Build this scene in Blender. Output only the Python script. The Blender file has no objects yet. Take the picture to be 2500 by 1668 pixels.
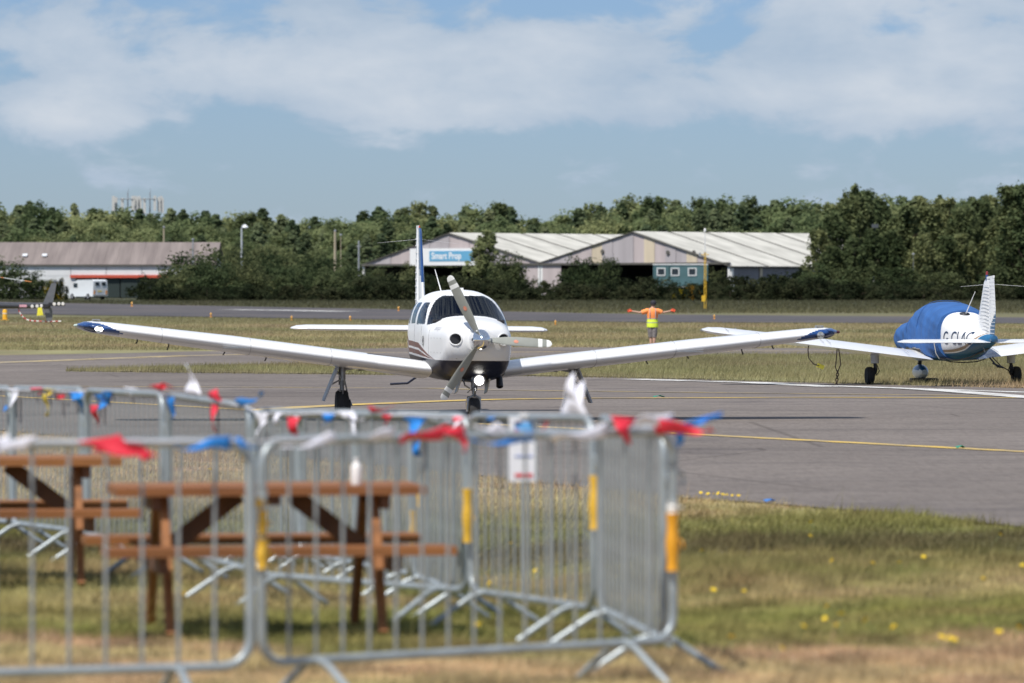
import bpy, math, random
import numpy as np
from mathutils import Vector, Matrix
R = math.radians
random.seed(7); RNG = np.random.default_rng(11)
SC = bpy.context.scene
COL = SC.collection

# ------------------------------------------------------------------ camera, sky, sun, exposure
CAMH, FPX, YH = 1.9, 12500.0, 705.0          # eye height; focal length and horizon in photo pixels (2500 wide)
cd = bpy.data.cameras.new('camera'); cam = bpy.data.objects.new('camera', cd); COL.objects.link(cam)
cam.location = (0, 0, CAMH); cam.rotation_euler = (R(90), 0, 0)
cd.sensor_width = 36; cd.lens = 180; cd.shift_y = (YH - 834) / 2500
cd.clip_start = .5; cd.clip_end = 9000
cd.dof.use_dof = True; cd.dof.focus_distance = 92.0; cd.dof.aperture_fstop = 3.9
SC.camera = cam
SUN_EL = R(57); SUN_V = Vector((-.57 * math.cos(SUN_EL), -.82 * math.cos(SUN_EL), math.sin(SUN_EL))).normalized()
sd = bpy.data.lights.new('sun', 'SUN'); so = bpy.data.objects.new('sun', sd); COL.objects.link(so)
sd.energy = 5.0; sd.angle = R(.5); sd.color = (1, .95, .87)
so.rotation_euler = SUN_V.to_track_quat('Z', 'Y').to_euler()
SC.view_settings.view_transform = 'Standard'; SC.view_settings.look = 'None'
SC.view_settings.exposure = 0.0; SC.view_settings.gamma = 1

def build_world():
    w = bpy.data.worlds.new('World'); SC.world = w; w.use_nodes = True
    nt = w.node_tree; nt.nodes.clear(); N = nt.nodes.new; L = nt.links.new
    out = N('ShaderNodeOutputWorld'); bg = N('ShaderNodeBackground'); bg.inputs[1].default_value = .066
    sky = N('ShaderNodeTexSky'); sky.sky_type = 'NISHITA'; sky.sun_disc = False
    sky.sun_elevation = SUN_EL; sky.sun_rotation = math.atan2(SUN_V.x, SUN_V.y)
    sky.air_density = 1.0; sky.dust_density = .25; sky.ozone_density = 2.0; sky.altitude = 50
    tc = N('ShaderNodeTexCoord')
    def math_(op, a, b=None, c=None, clamp=False):
        m = N('ShaderNodeMath'); m.operation = op; m.use_clamp = clamp
        for i, x in enumerate((a, b, c)):
            if x is None: continue
            if isinstance(x, (int, float)): m.inputs[i].default_value = x
            else: L(x, m.inputs[i])
        return m.outputs[0]
    sx = N('ShaderNodeSeparateXYZ'); L(tc.outputs['Generated'], sx.inputs[0])
    x, y, z = sx.outputs
    mp = N('ShaderNodeMapping'); mp.inputs['Scale'].default_value = (34, 34, 70); mp.inputs['Location'].default_value = (5.3, 0, 2.9)
    L(tc.outputs['Generated'], mp.inputs[0])
    n1 = N('ShaderNodeTexNoise'); n1.inputs['Scale'].default_value = 1; n1.inputs['Detail'].default_value = 10; n1.inputs['Roughness'].default_value = .58
    n1.inputs['Distortion'].default_value = .25
    L(mp.outputs[0], n1.inputs['Vector'])
    cov = None
    # cumulus banks of the photograph: direction (x, z), half widths, weight
    for bx, bz, wx, wz, wt in CLOUDS:
        a = math_('DIVIDE', math_('SUBTRACT', x, bx), wx); b = math_('DIVIDE', math_('SUBTRACT', z, bz), wz)
        r2 = math_('ADD', math_('MULTIPLY', a, a), math_('MULTIPLY', b, b))
        g = math_('MULTIPLY', math_('POWER', 2.718, math_('MULTIPLY', r2, -1)), wt)
        cov = g if cov is None else math_('ADD', cov, g)
    front = math_('GREATER_THAN', y, 0.)
    cov = math_('MULTIPLY', cov, front)
    # elsewhere broken cumulus, thinning towards the horizon
    ramp = N('ShaderNodeMapRange'); ramp.inputs[1].default_value = .05; ramp.inputs[2].default_value = .12
    ramp.inputs[3].default_value = 0; ramp.inputs[4].default_value = .34; L(z, ramp.inputs[0])
    cov = math_('ADD', cov, ramp.outputs[0])
    dens = math_('ADD', math_('MULTIPLY', math_('SUBTRACT', n1.outputs[0], .5), 2.4), cov)
    mr = N('ShaderNodeMapRange'); mr.interpolation_type = 'SMOOTHSTEP'
    mr.inputs[1].default_value = .10; mr.inputs[2].default_value = .46; L(dens, mr.inputs[0])
    # thick parts brighter, undersides greyer
    n2 = N('ShaderNodeTexNoise'); n2.inputs['Scale'].default_value = 1.1; n2.inputs['Detail'].default_value = 6
    mp2 = N('ShaderNodeMapping'); mp2.inputs['Scale'].default_value = (30, 30, 80); mp2.inputs['Location'].default_value = (9, 2, 5)
    L(tc.outputs['Generated'], mp2.inputs[0]); L(mp2.outputs[0], n2.inputs['Vector'])
    shade = math_('MULTIPLY_ADD', n2.outputs[0], 1.9, math_('MULTIPLY_ADD', dens, .8, -1.05), clamp=True)
    cc = N('ShaderNodeMix'); cc.data_type = 'RGBA'; cc.inputs[6].default_value = (6.4, 7.9, 9.8, 1); cc.inputs[7].default_value = (9.6, 10.4, 11.5, 1)
    L(shade, cc.inputs[0])
    tint = N('ShaderNodeMix'); tint.data_type = 'RGBA'; tint.blend_type = 'MULTIPLY'; tint.inputs[0].default_value = 1
    tint.inputs[7].default_value = SKYTINT; L(sky.outputs[0], tint.inputs[6])
    mx = N('ShaderNodeMix'); mx.data_type = 'RGBA'
    L(math_('MULTIPLY', mr.outputs[0], .93), mx.inputs[0]); L(tint.outputs[2], mx.inputs[6]); L(cc.outputs[2], mx.inputs[7])
    L(mx.outputs[2], bg.inputs[0]); L(bg.outputs[0], out.inputs[0])
def cl(px, py, wx, wy, wt): return ((px * 1.0638 - 1250) / FPX, (YH - py * 1.0638) / FPX, wx * 1.0638 / FPX, wy * 1.0638 / FPX, wt)
CLOUDS = [cl(150, 235, 130, 80, .62), cl(330, 110, 360, 120, .50), cl(700, 180, 210, 95, .55), cl(1000, 140, 300, 120, .58), cl(1330, 150, 300, 120, .58),
          cl(1700, 215, 340, 75, .55), cl(1960, 100, 230, 150, .60), cl(2280, 120, 170, 120, .72), cl(1150, 255, 700, 50, .22), cl(250, 285, 300, 40, .2), cl(700, 30, 500, 45, .18), cl(60, 40, 160, 70, .2), cl(1650, 75, 70, 60, -.25)]
SKYTINT = (.74, .955, 1.47, 1)
build_world()

# ------------------------------------------------------------------ helpers
def W(px, py, d): return Vector(((px - 1250) / FPX * d, d, CAMH - (py - YH) / FPX * d))     # photo pixel at depth d
K = 2500 / 2350
def D(x, y, d): return W(x * K, y * K, d)

ZC = np.array([(0, .2), (28, .2), (36, .13), (46, .02), (60, 0), (80, 0), (95, -.08), (111.6, -.2), (140, -.28), (190, -.33), (250, -.3), (300, -.2),
               (420, .2), (520, .62), (600, .8), (800, 1.0), (1500, 1.5), (6000, 2.5)])
_dd = np.linspace(0, 6000, 60001)
_zz = np.interp(_dd, ZC[:, 0], ZC[:, 1])
_k = np.hanning(121); _k /= _k.sum(); _zz = np.convolve(np.pad(_zz, 60, mode='edge'), _k, mode='valid')
NEAR = []          # (x, d, dz) local rises of the near lawn
def ground(x, d):
    x = np.asarray(x, float); d = np.asarray(d, float)
    z = np.interp(d, _dd, _zz)
    if NEAR:
        a = np.array(NEAR); num = 0; den = .15
        for bx, bd, dz in a:
            w = np.exp(-((x - bx) ** 2 / .8 + (d - bd) ** 2 / 2.5)); num = num + w * dz; den = den + w
        z = z + num / den
    return z
def pix2g(px, py):
    px = np.asarray(px, float); py = np.asarray(py, float)
    lo = np.full(py.shape, 3.); hi = np.full(py.shape, 5900.)
    for _ in range(60):
        m = (lo + hi) / 2; y = YH + FPX * (CAMH - np.interp(m, _dd, _zz)) / m
        up = y > py; lo = np.where(up, m, lo); hi = np.where(up, hi, m)
    return (px - 1250) / FPX * lo, lo

MATS = {}
def M(name, col, rough=.55, metal=0., var=.12, scale=6., col2=None, bump=0., bscale=40., coat=0., spec=.5, detail=4, stretch=(1, 1, 1), rnd=0., coords='Object'):
    if name in MATS: return MATS[name]
    m = bpy.data.materials.new(name); m.use_nodes = True; nt = m.node_tree; N = nt.nodes.new; L = nt.links.new
    b = nt.nodes['Principled BSDF']; b.inputs['Roughness'].default_value = rough; b.inputs['Metallic'].default_value = metal
    b.inputs['Coat Weight'].default_value = coat; b.inputs['Coat Roughness'].default_value = .08; b.inputs['Specular IOR Level'].default_value = spec
    tc = N('ShaderNodeTexCoord'); mp = N('ShaderNodeMapping'); mp.inputs['Scale'].default_value = stretch; L(tc.outputs[coords], mp.inputs[0])
    n = N('ShaderNodeTexNoise'); n.inputs['Scale'].default_value = scale; n.inputs['Detail'].default_value = detail; L(mp.outputs[0], n.inputs['Vector'])
    cr = N('ShaderNodeValToRGB'); c = Vector(col[:3])
    lo = c * (1 - var); hi = Vector(col2[:3]) if col2 else c * (1 + var)
    cr.color_ramp.elements[0].position = .3; cr.color_ramp.elements[0].color = (*lo, 1)
    cr.color_ramp.elements[1].position = .7; cr.color_ramp.elements[1].color = (*[min(1, q) for q in hi], 1)
    L(n.outputs[0], cr.inputs[0]); src = cr.outputs[0]
    if rnd:
        oi = N('ShaderNodeObjectInfo'); mr = N('ShaderNodeMapRange'); mr.inputs[3].default_value = 1 - rnd; mr.inputs[4].default_value = 1 + rnd
        L(oi.outputs['Random'], mr.inputs[0]); hs = N('ShaderNodeHueSaturation'); L(mr.outputs[0], hs.inputs['Value']); L(src, hs.inputs['Color']); src = hs.outputs[0]
        m2 = N('ShaderNodeMath'); m2.operation = 'MULTIPLY_ADD'; m2.inputs[1].default_value = .05 * rnd; m2.inputs[2].default_value = .5 - .025 * rnd
        L(oi.outputs['Random'], m2.inputs[0]); L(m2.outputs[0], hs.inputs['Hue'])
    L(src, b.inputs['Base Color'])
    if bump:
        nb = N('ShaderNodeTexNoise'); nb.inputs['Scale'].default_value = bscale; nb.inputs['Detail'].default_value = 3; L(mp.outputs[0], nb.inputs['Vector'])
        bp = N('ShaderNodeBump'); bp.inputs['Strength'].default_value = bump; bp.inputs['Distance'].default_value = .02; L(nb.outputs[0], bp.inputs['Height']); L(bp.outputs[0], b.inputs['Normal'])
    MATS[name] = m
    return m
def emit(name, col, s):
    if name in MATS: return MATS[name]
    m = bpy.data.materials.new(name); m.use_nodes = True; b = m.node_tree.nodes['Principled BSDF']
    b.inputs['Base Color'].default_value = (*col, 1); b.inputs['Emission Color'].default_value = (*col, 1); b.inputs['Emission Strength'].default_value = s
    MATS[name] = m; return m
def glass(name, tint, ior=1.5, rough=.03):
    if name in MATS: return MATS[name]
    m = bpy.data.materials.new(name); m.use_nodes = True; nt = m.node_tree; nt.nodes.clear(); N = nt.nodes.new; L = nt.links.new
    o = N('ShaderNodeOutputMaterial'); mx = N('ShaderNodeMixShader'); fr = N('ShaderNodeFresnel'); fr.inputs[0].default_value = ior
    t = N('ShaderNodeBsdfTransparent'); g = N('ShaderNodeBsdfGlossy'); g.inputs['Roughness'].default_value = rough
    nz = N('ShaderNodeTexNoise'); nz.inputs['Scale'].default_value = 3; cr = N('ShaderNodeValToRGB'); L(nz.outputs[0], cr.inputs[0])
    cr.color_ramp.elements[0].color = (*[q * .9 for q in tint], 1); cr.color_ramp.elements[1].color = (*tint, 1); L(cr.outputs[0], t.inputs[0])
    L(fr.outputs[0], mx.inputs[0]); L(t.outputs[0], mx.inputs[1]); L(g.outputs[0], mx.inputs[2]); L(mx.outputs[0], o.inputs[0])
    MATS[name] = m; return m

def tag(o, label=None, cat=None, group=None, kind=None):
    if label: o['label'] = label
    if cat: o['category'] = cat
    if group: o['group'] = group
    if kind: o['kind'] = kind
    return o
def thing(name, label, cat, loc=(0, 0, 0), rz=0, group=None):
    o = bpy.data.objects.new(name, None); COL.objects.link(o); o.location = loc; o.rotation_euler = (0, 0, rz); o.empty_display_size = .2
    return tag(o, label, cat, group)
def link(name, me, parent=None):
    o = bpy.data.objects.new(name, me); COL.objects.link(o)
    if parent: o.parent = parent
    return o
def copy_tree(o, parent=None):
    c = o.copy(); COL.objects.link(c); c.parent = parent
    for ch in o.children:
        copy_tree(ch, c)
    return c
def npmesh(name, v, f, mats, smooth=False, mi=None, n=None):
    """v (N,3) array, f (F,n) array of equal-size faces"""
    v = np.asarray(v, np.float32); f = np.asarray(f, np.int32); me = bpy.data.meshes.new(name)
    me.vertices.add(len(v)); me.vertices.foreach_set('co', v.ravel())
    k = f.shape[1]; me.loops.add(f.size); me.loops.foreach_set('vertex_index', f.ravel())
    me.polygons.add(len(f)); me.polygons.foreach_set('loop_start', np.arange(0, f.size, k, dtype=np.int32))
    if mi is not None: me.polygons.foreach_set('material_index', np.asarray(mi, np.int32))
    for m in (mats if isinstance(mats, (list, tuple)) else [mats]): me.materials.append(m)
    me.update(calc_edges=True)
    if smooth: me.shade_smooth()
    return me

class MB:
    def __init__(s): s.v = []; s.f = []; s.m = []
    def add(s, v, f, mi=0):
        o = len(s.v); s.v += [tuple(p) for p in v]; s.f += [tuple(i + o for i in q) for q in f]; s.m += [mi] * len(f); return s
    def box(s, c, size, rot=None, mi=0):
        hx, hy, hz = [q / 2 for q in size]; P = [Vector((x, y, z)) for x in (-hx, hx) for y in (-hy, hy) for z in (-hz, hz)]
        if rot is not None:
            Rm = rot if isinstance(rot, Matrix) else Matrix.Rotation(rot, 3, 'Z'); P = [Rm @ p for p in P]
        c = Vector(c); P = [p + c for p in P]
        return s.add(P, [(0, 1, 3, 2), (4, 6, 7, 5), (0, 4, 5, 1), (2, 3, 7, 6), (0, 2, 6, 4), (1, 5, 7, 3)], mi)
    def beam(s, a, b, w, h, up=(0, 0, 1), mi=0):
        a = Vector(a); b = Vector(b); e = (b - a); l = e.length; e.normalize(); u = Vector(up); sd = e.cross(u).normalized(); u = sd.cross(e)
        Rm = Matrix((e, sd, u)).transposed(); return s.box((a + b) / 2, (l, w, h), Rm, mi)
    def tube(s, pts, r, n=8, mi=0, caps=True, closed=False):
        pts = [Vector(p) for p in pts]; m = len(pts); rs = r if isinstance(r, (list, tuple)) else [r] * m
        V = []; prev = None
        for i, p in enumerate(pts):
            a = pts[i - 1] if (i > 0 or closed) else p; b = pts[(i + 1) % m] if (i < m - 1 or closed) else p
            t = (b - a).normalized()
            if prev is None: prev = t.orthogonal().normalized()
            u = (prev - t * prev.dot(t)).normalized(); prev = u; w = t.cross(u)
            V += [p + (u * math.cos(2 * math.pi * k / n) + w * math.sin(2 * math.pi * k / n)) * rs[i] for k in range(n)]
        F = []
        for i in range(m if closed else m - 1):
            j = (i + 1) % m
            F += [(i * n + k, i * n + (k + 1) % n, j * n + (k + 1) % n, j * n + k) for k in range(n)]
        if caps and not closed: F += [tuple(reversed(range(n))), tuple((m - 1) * n + k for k in range(n))]
        return s.add(V, F, mi)
    def loft(s, rings, caps=True, mi=0, fm=None, keep=None):
        n = len(rings[0]); V = [p for r in rings for p in r]; F = []; mis = []
        for i in range(len(rings) - 1):
            for k in range(n):
                q = (i * n + k, i * n + (k + 1) % n, (i + 1) * n + (k + 1) % n, (i + 1) * n + k)
                c = (Vector(V[q[0]]) + Vector(V[q[1]]) + Vector(V[q[2]]) + Vector(V[q[3]])) / 4
                if keep and not keep(c): continue
                F.append(q); mis.append(fm(c) if fm else mi)
        if caps:
            for q in (tuple(reversed(range(n))), tuple((len(rings) - 1) * n + k for k in range(n))):
                F.append(q); c = sum((Vector(V[i]) for i in q), Vector()) / n; mis.append(fm(c) if fm else mi)
        o = len(s.v); s.v += [tuple(p) for p in V]; s.f += [tuple(i + o for i in q) for q in F]; s.m += mis; return s
    def lathe(s, prof, c=(0, 0, 0), axis=(0, 0, 1), n=16, mi=0):
        ax = Vector(axis).normalized(); u = ax.orthogonal().normalized(); w = ax.cross(u); c = Vector(c)
        rings = [[c + ax * h + (u * math.cos(2 * math.pi * k / n) + w * math.sin(2 * math.pi * k / n)) * max(r, 1e-4) for k in range(n)] for r, h in prof]
        return s.loft(rings, True, mi)
    def prism(s, poly, depth, fn, mi=0):
        """poly 2D; fn(u, v, w) -> 3D with w in (0, depth)"""
        n = len(poly); V = [fn(u, v, 0) for u, v in poly] + [fn(u, v, depth) for u, v in poly]
        return s.add(V, [tuple(range(n)), tuple(reversed(range(n, 2 * n)))] + [(i, (i + 1) % n, n + (i + 1) % n, n + i) for i in range(n)], mi)
    def mesh(s, name, mats, smooth=True, ang=38):
        me = bpy.data.meshes.new(name); me.from_pydata(s.v, [], s.f)
        for m in (mats if isinstance(mats, (list, tuple)) else [mats]): me.materials.append(m)
        me.polygons.foreach_set('material_index', s.m)
        used = set(i for q in s.f for i in q)
        if len(used) < len(s.v):
            import bmesh
            bm = bmesh.new(); bm.from_mesh(me); bmesh.ops.delete(bm, geom=[q for q in bm.verts if not q.link_faces], context='VERTS'); bm.to_mesh(me); bm.free()
        if smooth:
            me.shade_smooth(); me.set_sharp_from_angle(angle=R(ang))
        me.update(); return me
    def build(s, name, mats, parent=None, smooth=True, ang=38):
        return link(name, s.mesh(name, mats, smooth, ang), parent)
def fixn(o):
    import bmesh
    bm = bmesh.new(); bm.from_mesh(o.data); bmesh.ops.recalc_face_normals(bm, faces=bm.faces); bm.to_mesh(o.data); bm.free(); return o
def interp(tab, y):
    a = np.array(tab, float); return [float(np.interp(y, a[:, 0], a[:, i])) for i in range(1, a.shape[1])]
def smooth_tab(tab, n=240, w=9):
    a = np.array(tab, float); y = np.linspace(a[0, 0], a[-1, 0], n); out = [y]
    for i in range(1, a.shape[1]):
        c = np.interp(y, a[:, 0], a[:, i]); k = np.hanning(w + 2)[1:-1]; k /= k.sum(); out.append(np.convolve(np.pad(c, w // 2, mode='edge'), k, mode='valid'))
    return np.array(out).T
def text_mesh(body, size, name='lettering', bold=0., spacing=1.):
    cu = bpy.data.curves.new(name, 'FONT'); cu.body = body; cu.size = size; cu.align_x = 'CENTER'; cu.align_y = 'CENTER'; cu.offset = bold; cu.space_character = spacing
    cu.fill_mode = 'FRONT'
    o = bpy.data.objects.new(name, cu); COL.objects.link(o); dg = bpy.context.evaluated_depsgraph_get(); dg.update()
    me = bpy.data.meshes.new_from_object(o.evaluated_get(dg)); bpy.data.objects.remove(o); bpy.data.curves.remove(cu); return me
# ------------------------------------------------------------------ crowd barrier plan (needed for the lie of the lawn): (x, depth, drop of the top rail below the eye)
BARS = [((-797, 19.9, .62), (575, 20.75, .62), 'galvanised crowd barrier at the left foreground edge, its right end beside the yellow tape'),
        ((600, 20.9, .62), (1545, 22.3, .622), 'long galvanised crowd barrier across the centre foreground with a yellow strap on its right post'),
        ((1524, 22.45, .63), (1378, 24.4, .615), 'crowd barrier seen almost edge-on at the right end of the enclosure'),
        ((1362, 24.5, .62), (1082, 26.6, .66), 'angled crowd barrier carrying the laminated paper notice'),
        ((1078, 26.7, .665), (586, 28.5, .68), 'crowd barrier behind the right half of the centre picnic table'),
        ((572, 28.6, .66), (385, 30.4, .63), 'crowd barrier behind the left half of the centre picnic table, red flag on it'),
        ((375, 30.5, .63), (200, 32.4, .645), 'crowd barrier with a blue flag on its left top corner, behind the gap between tables'),
        ((190, 32.6, .64), (30, 34.6, .675), 'crowd barrier behind the left picnic table with a small yellow flag'),
        ((25, 34.7, .675), (-140, 36.8, .70), 'farthest left crowd barrier, only its right end in the picture'),
        ((1070, 27.4, .73), (950, 29.4, .735), 'crowd barrier of the second row, next to the blue hanging flag'),
        ((945, 29.5, .735), (822, 31.4, .78), 'crowd barrier of the second row, behind the white bottle'),
        ((816, 31.5, .78), (690, 33.4, .82), 'crowd barrier of the second row, third from its right end'),
        ((684, 33.5, .82), (575, 35.5, .86), 'crowd barrier at the far left end of the second row')]
def bpt(b): return ((b[0] * K - 1250) / FPX * b[1], b[1], CAMH - b[2] - 1.08)
for a, b, _ in BARS:
    for q in (bpt(a), bpt(b)): NEAR.append((q[0], q[1], q[2] - float(np.interp(q[1], _dd, _zz))))

# ------------------------------------------------------------------ ground sheet
def grid_faces(nr, nc):
    i = np.arange(nr - 1)[:, None] * nc + np.arange(nc - 1)[None, :]
    return np.stack([i, i + 1, i + nc + 1, i + nc], -1).reshape(-1, 4)
def ramp_nodes(nt, fac, stops):
    cr = nt.nodes.new('ShaderNodeValToRGB'); e = cr.color_ramp.elements
    while len(e) < len(stops): e.new(.5)
    for k, (p, c) in enumerate(stops): e[k].position = p; e[k].color = (*c, 1)
    nt.links.new(fac, cr.inputs[0]); return cr.outputs[0]
TAN, STRAW, OLIVE, GREEN, DARK = (.40, .305, .172), (.36, .29, .15), (.22, .195, .075), (.175, .170, .058), (.125, .108, .050)
def grass_mat(name, stops, d0, d1, warp, wob=.35, rough=.8, gain=1., fine=.3, trans=.25):
    m = bpy.data.materials.new(name); m.use_nodes = True; nt = m.node_tree; N = nt.nodes.new; L = nt.links.new
    b = nt.nodes['Principled BSDF']; b.inputs['Roughness'].default_value = rough; b.inputs['Specular IOR Level'].default_value = .15
    tc = N('ShaderNodeTexCoord'); sp = N('ShaderNodeSeparateXYZ'); L(tc.outputs['Object'], sp.inputs[0])
    n1 = N('ShaderNodeTexNoise'); n1.inputs['Scale'].default_value = wob; n1.inputs['Detail'].default_value = 5; n1.inputs['Roughness'].default_value = .6; L(tc.outputs['Object'], n1.inputs['Vector'])
    a = N('ShaderNodeMath'); a.operation = 'SUBTRACT'; L(n1.outputs[0], a.inputs[0]); a.inputs[1].default_value = .5
    c = N('ShaderNodeMath'); c.operation = 'MULTIPLY_ADD'; L(a.outputs[0], c.inputs[0]); c.inputs[1].default_value = warp; L(sp.outputs[1], c.inputs[2])
    mr = N('ShaderNodeMapRange'); mr.inputs[1].default_value = d0; mr.inputs[2].default_value = d1; L(c.outputs[0], mr.inputs[0])
    st = [((p - d0) / (d1 - d0), tuple(q * gain for q in col)) for p, col in stops]
    col = ramp_nodes(nt, mr.outputs[0], st)
    n2 = N('ShaderNodeTexNoise'); n2.inputs['Scale'].default_value = wob * 14; n2.inputs['Detail'].default_value = 4; L(tc.outputs['Object'], n2.inputs['Vector'])
    v = N('ShaderNodeMapRange'); v.inputs[1].default_value = .3; v.inputs[2].default_value = .7; v.inputs[3].default_value = 1 - fine; v.inputs[4].default_value = 1 + fine; L(n2.outputs[0], v.inputs[0])
    at = N('ShaderNodeAttribute'); at.attribute_name = 'tint'
    ta = N('ShaderNodeMath'); ta.operation = 'ADD'; L(at.outputs['Fac'], ta.inputs[0]); ta.inputs[1].default_value = 0
    vv = N('ShaderNodeMath'); vv.operation = 'ADD'; L(v.outputs[0], vv.inputs[0]); L(ta.outputs[0], vv.inputs[1])
    hs = N('ShaderNodeHueSaturation'); L(col, hs.inputs['Color']); L(vv.outputs[0], hs.inputs['Value'])
    n3 = N('ShaderNodeTexNoise'); n3.inputs['Scale'].default_value = wob * 4; L(tc.outputs['Object'], n3.inputs['Vector'])
    hm = N('ShaderNodeMapRange'); hm.inputs[3].default_value = .44; hm.inputs[4].default_value = .56; L(n3.outputs[0], hm.inputs[0]); L(hm.outputs[0], hs.inputs['Hue'])
    L(hs.outputs[0], b.inputs['Base Color'])
    if trans:
        tr = N('ShaderNodeBsdfTranslucent'); L(hs.outputs[0], tr.inputs[0]); mx = N('ShaderNodeMixShader'); mx.inputs[0].default_value = trans
        L(b.outputs[0], mx.inputs[1]); L(tr.outputs[0], mx.inputs[2]); L(mx.outputs[0], nt.nodes['Material Output'].inputs[0])
    return m
NEARSTOPS = [(15, TAN), (24.3, TAN), (25.2, OLIVE), (27.5, (.235, .225, .075)), (29, STRAW), (32.5, OLIVE), (34, DARK), (36.6, DARK), (38, GREEN), (40.5, OLIVE), (43, STRAW), (52, TAN), (66, TAN)]
FARSTOPS = [(40, TAN), (102, STRAW), (106, (.36, .275, .16)), (111, (.26, .225, .12)), (130, (.225, .205, .105)), (150, (.20, .185, .095)), (185, (.225, .205, .105)), (200, (.32, .265, .15)), (215, (.205, .19, .095)), (240, (.30, .25, .14)), (262, (.19, .18, .09)), (285, (.27, .225, .125)), (320, (.19, .175, .09)), (420, (.095, .092, .05)), (540, (.06, .062, .034))]
MG_near = grass_mat('lawn_near', NEARSTOPS, 14, 70, 12.0, .26, trans=0, fine=.5)
MG_far = grass_mat('grassland', FARSTOPS, 40, 560, 34, .03, trans=0, fine=.28)
MB_near = grass_mat('lawn_blades', NEARSTOPS, 14, 70, 12.0, .26, gain=1.12, fine=.5)
MB_far = grass_mat('grassland_blades', FARSTOPS, 40, 560, 34, .03, gain=1.12)

dr = np.unique(np.concatenate([np.linspace(-11, 14, 20), np.arange(14, 70, .35), 70 * 1.02 ** np.arange(0, 222)]))
uu = np.unique(np.concatenate([np.linspace(-1.6, -.14, 24), np.linspace(-.14, .14, 71), np.linspace(.14, 1.6, 24)]))
GX = uu[None, :] * (dr[:, None] + 12); GD = np.repeat(dr[:, None], len(uu), 1)
GZ = ground(GX, GD)
gv = np.stack([GX, GD, GZ], -1).reshape(-1, 3); gf = grid_faces(len(dr), len(uu))
fm = (gv[gf[:, 0], 1] > 69).astype(int)
tag(link('ground', npmesh('ground', gv, gf, [MG_near, MG_far], True, fm)), 'dry mown grass ground of the airfield', None, None, 'structure')

# ------------------------------------------------------------------ asphalt
def curve(pts):
    a = np.array(pts, float); return lambda x: np.interp(x, a[:, 0], a[:, 1])
APRON_NEAR = curve([(-6000, 912), (-1500, 945), (-200, 1035), (0, 1053), (650, 1112), (1200, 1167), (1660, 1219), (1880, 1232), (2100, 1250), (2250, 1262), (2500, 1290), (2900, 1330), (8500, 1900)])
APRON_FAR = curve([(-6000, 874), (-500, 870), (0, 868), (150, 866), (520, 858), (1000, 850), (1250, 848), (1800, 851), (2500, 848), (8500, 840)])
ISL_TOP = curve([(160, 906), (400, 898), (700, 891), (960, 887), (1250, 881), (1500, 874), (1800, 868), (2500, 868), (8500, 872)])
ISL_BOT = curve([(160, 907), (400, 910), (700, 913), (1300, 919), (1560, 924), (2100, 938), (2500, 948), (3500, 985), (8500, 1180)])
RWY_TOP = curve([(-6000, 720), (-500, 731), (0, 738), (900, 755), (1600, 769), (2500, 776), (8500, 789)])
RWY_BOT = curve([(-6000, 745), (-500, 760), (0, 767), (900, 781), (1600, 788), (2500, 791), (8500, 806)])
def jag(x, amp, seed):
    r = np.random.default_rng(seed); s = np.zeros_like(x)
    for f in (.004, .011, .027, .06, .13): s += np.sin(x * f + r.uniform(0, 6)) * (.011 / (f + .006))
    return s * amp * .4
def strip(name, top, bot, x0, x1, nx, ny, off, mat, label, j=0., smooth=True):
    px = np.linspace(x0, x1, nx); yt, yb = top(px), bot(px)
    if j: yt = yt + jag(px, j * .5, 3); yb = yb + jag(px, j, 5)
    x1_, d1 = pix2g(px, yb); x2_, d2 = pix2g(px, yt)
    t = np.linspace(0, 1, ny)[:, None]; d = d1[None] * (d2 / d1)[None] ** t; x = (px[None] - 1250) / FPX * d
    v = np.stack([x, d, ground(x, d) + off], -1).reshape(-1, 3)
    return tag(link(name, npmesh(name, v, grid_faces(ny, nx), mat, smooth)), label, None, None, 'structure')
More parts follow.
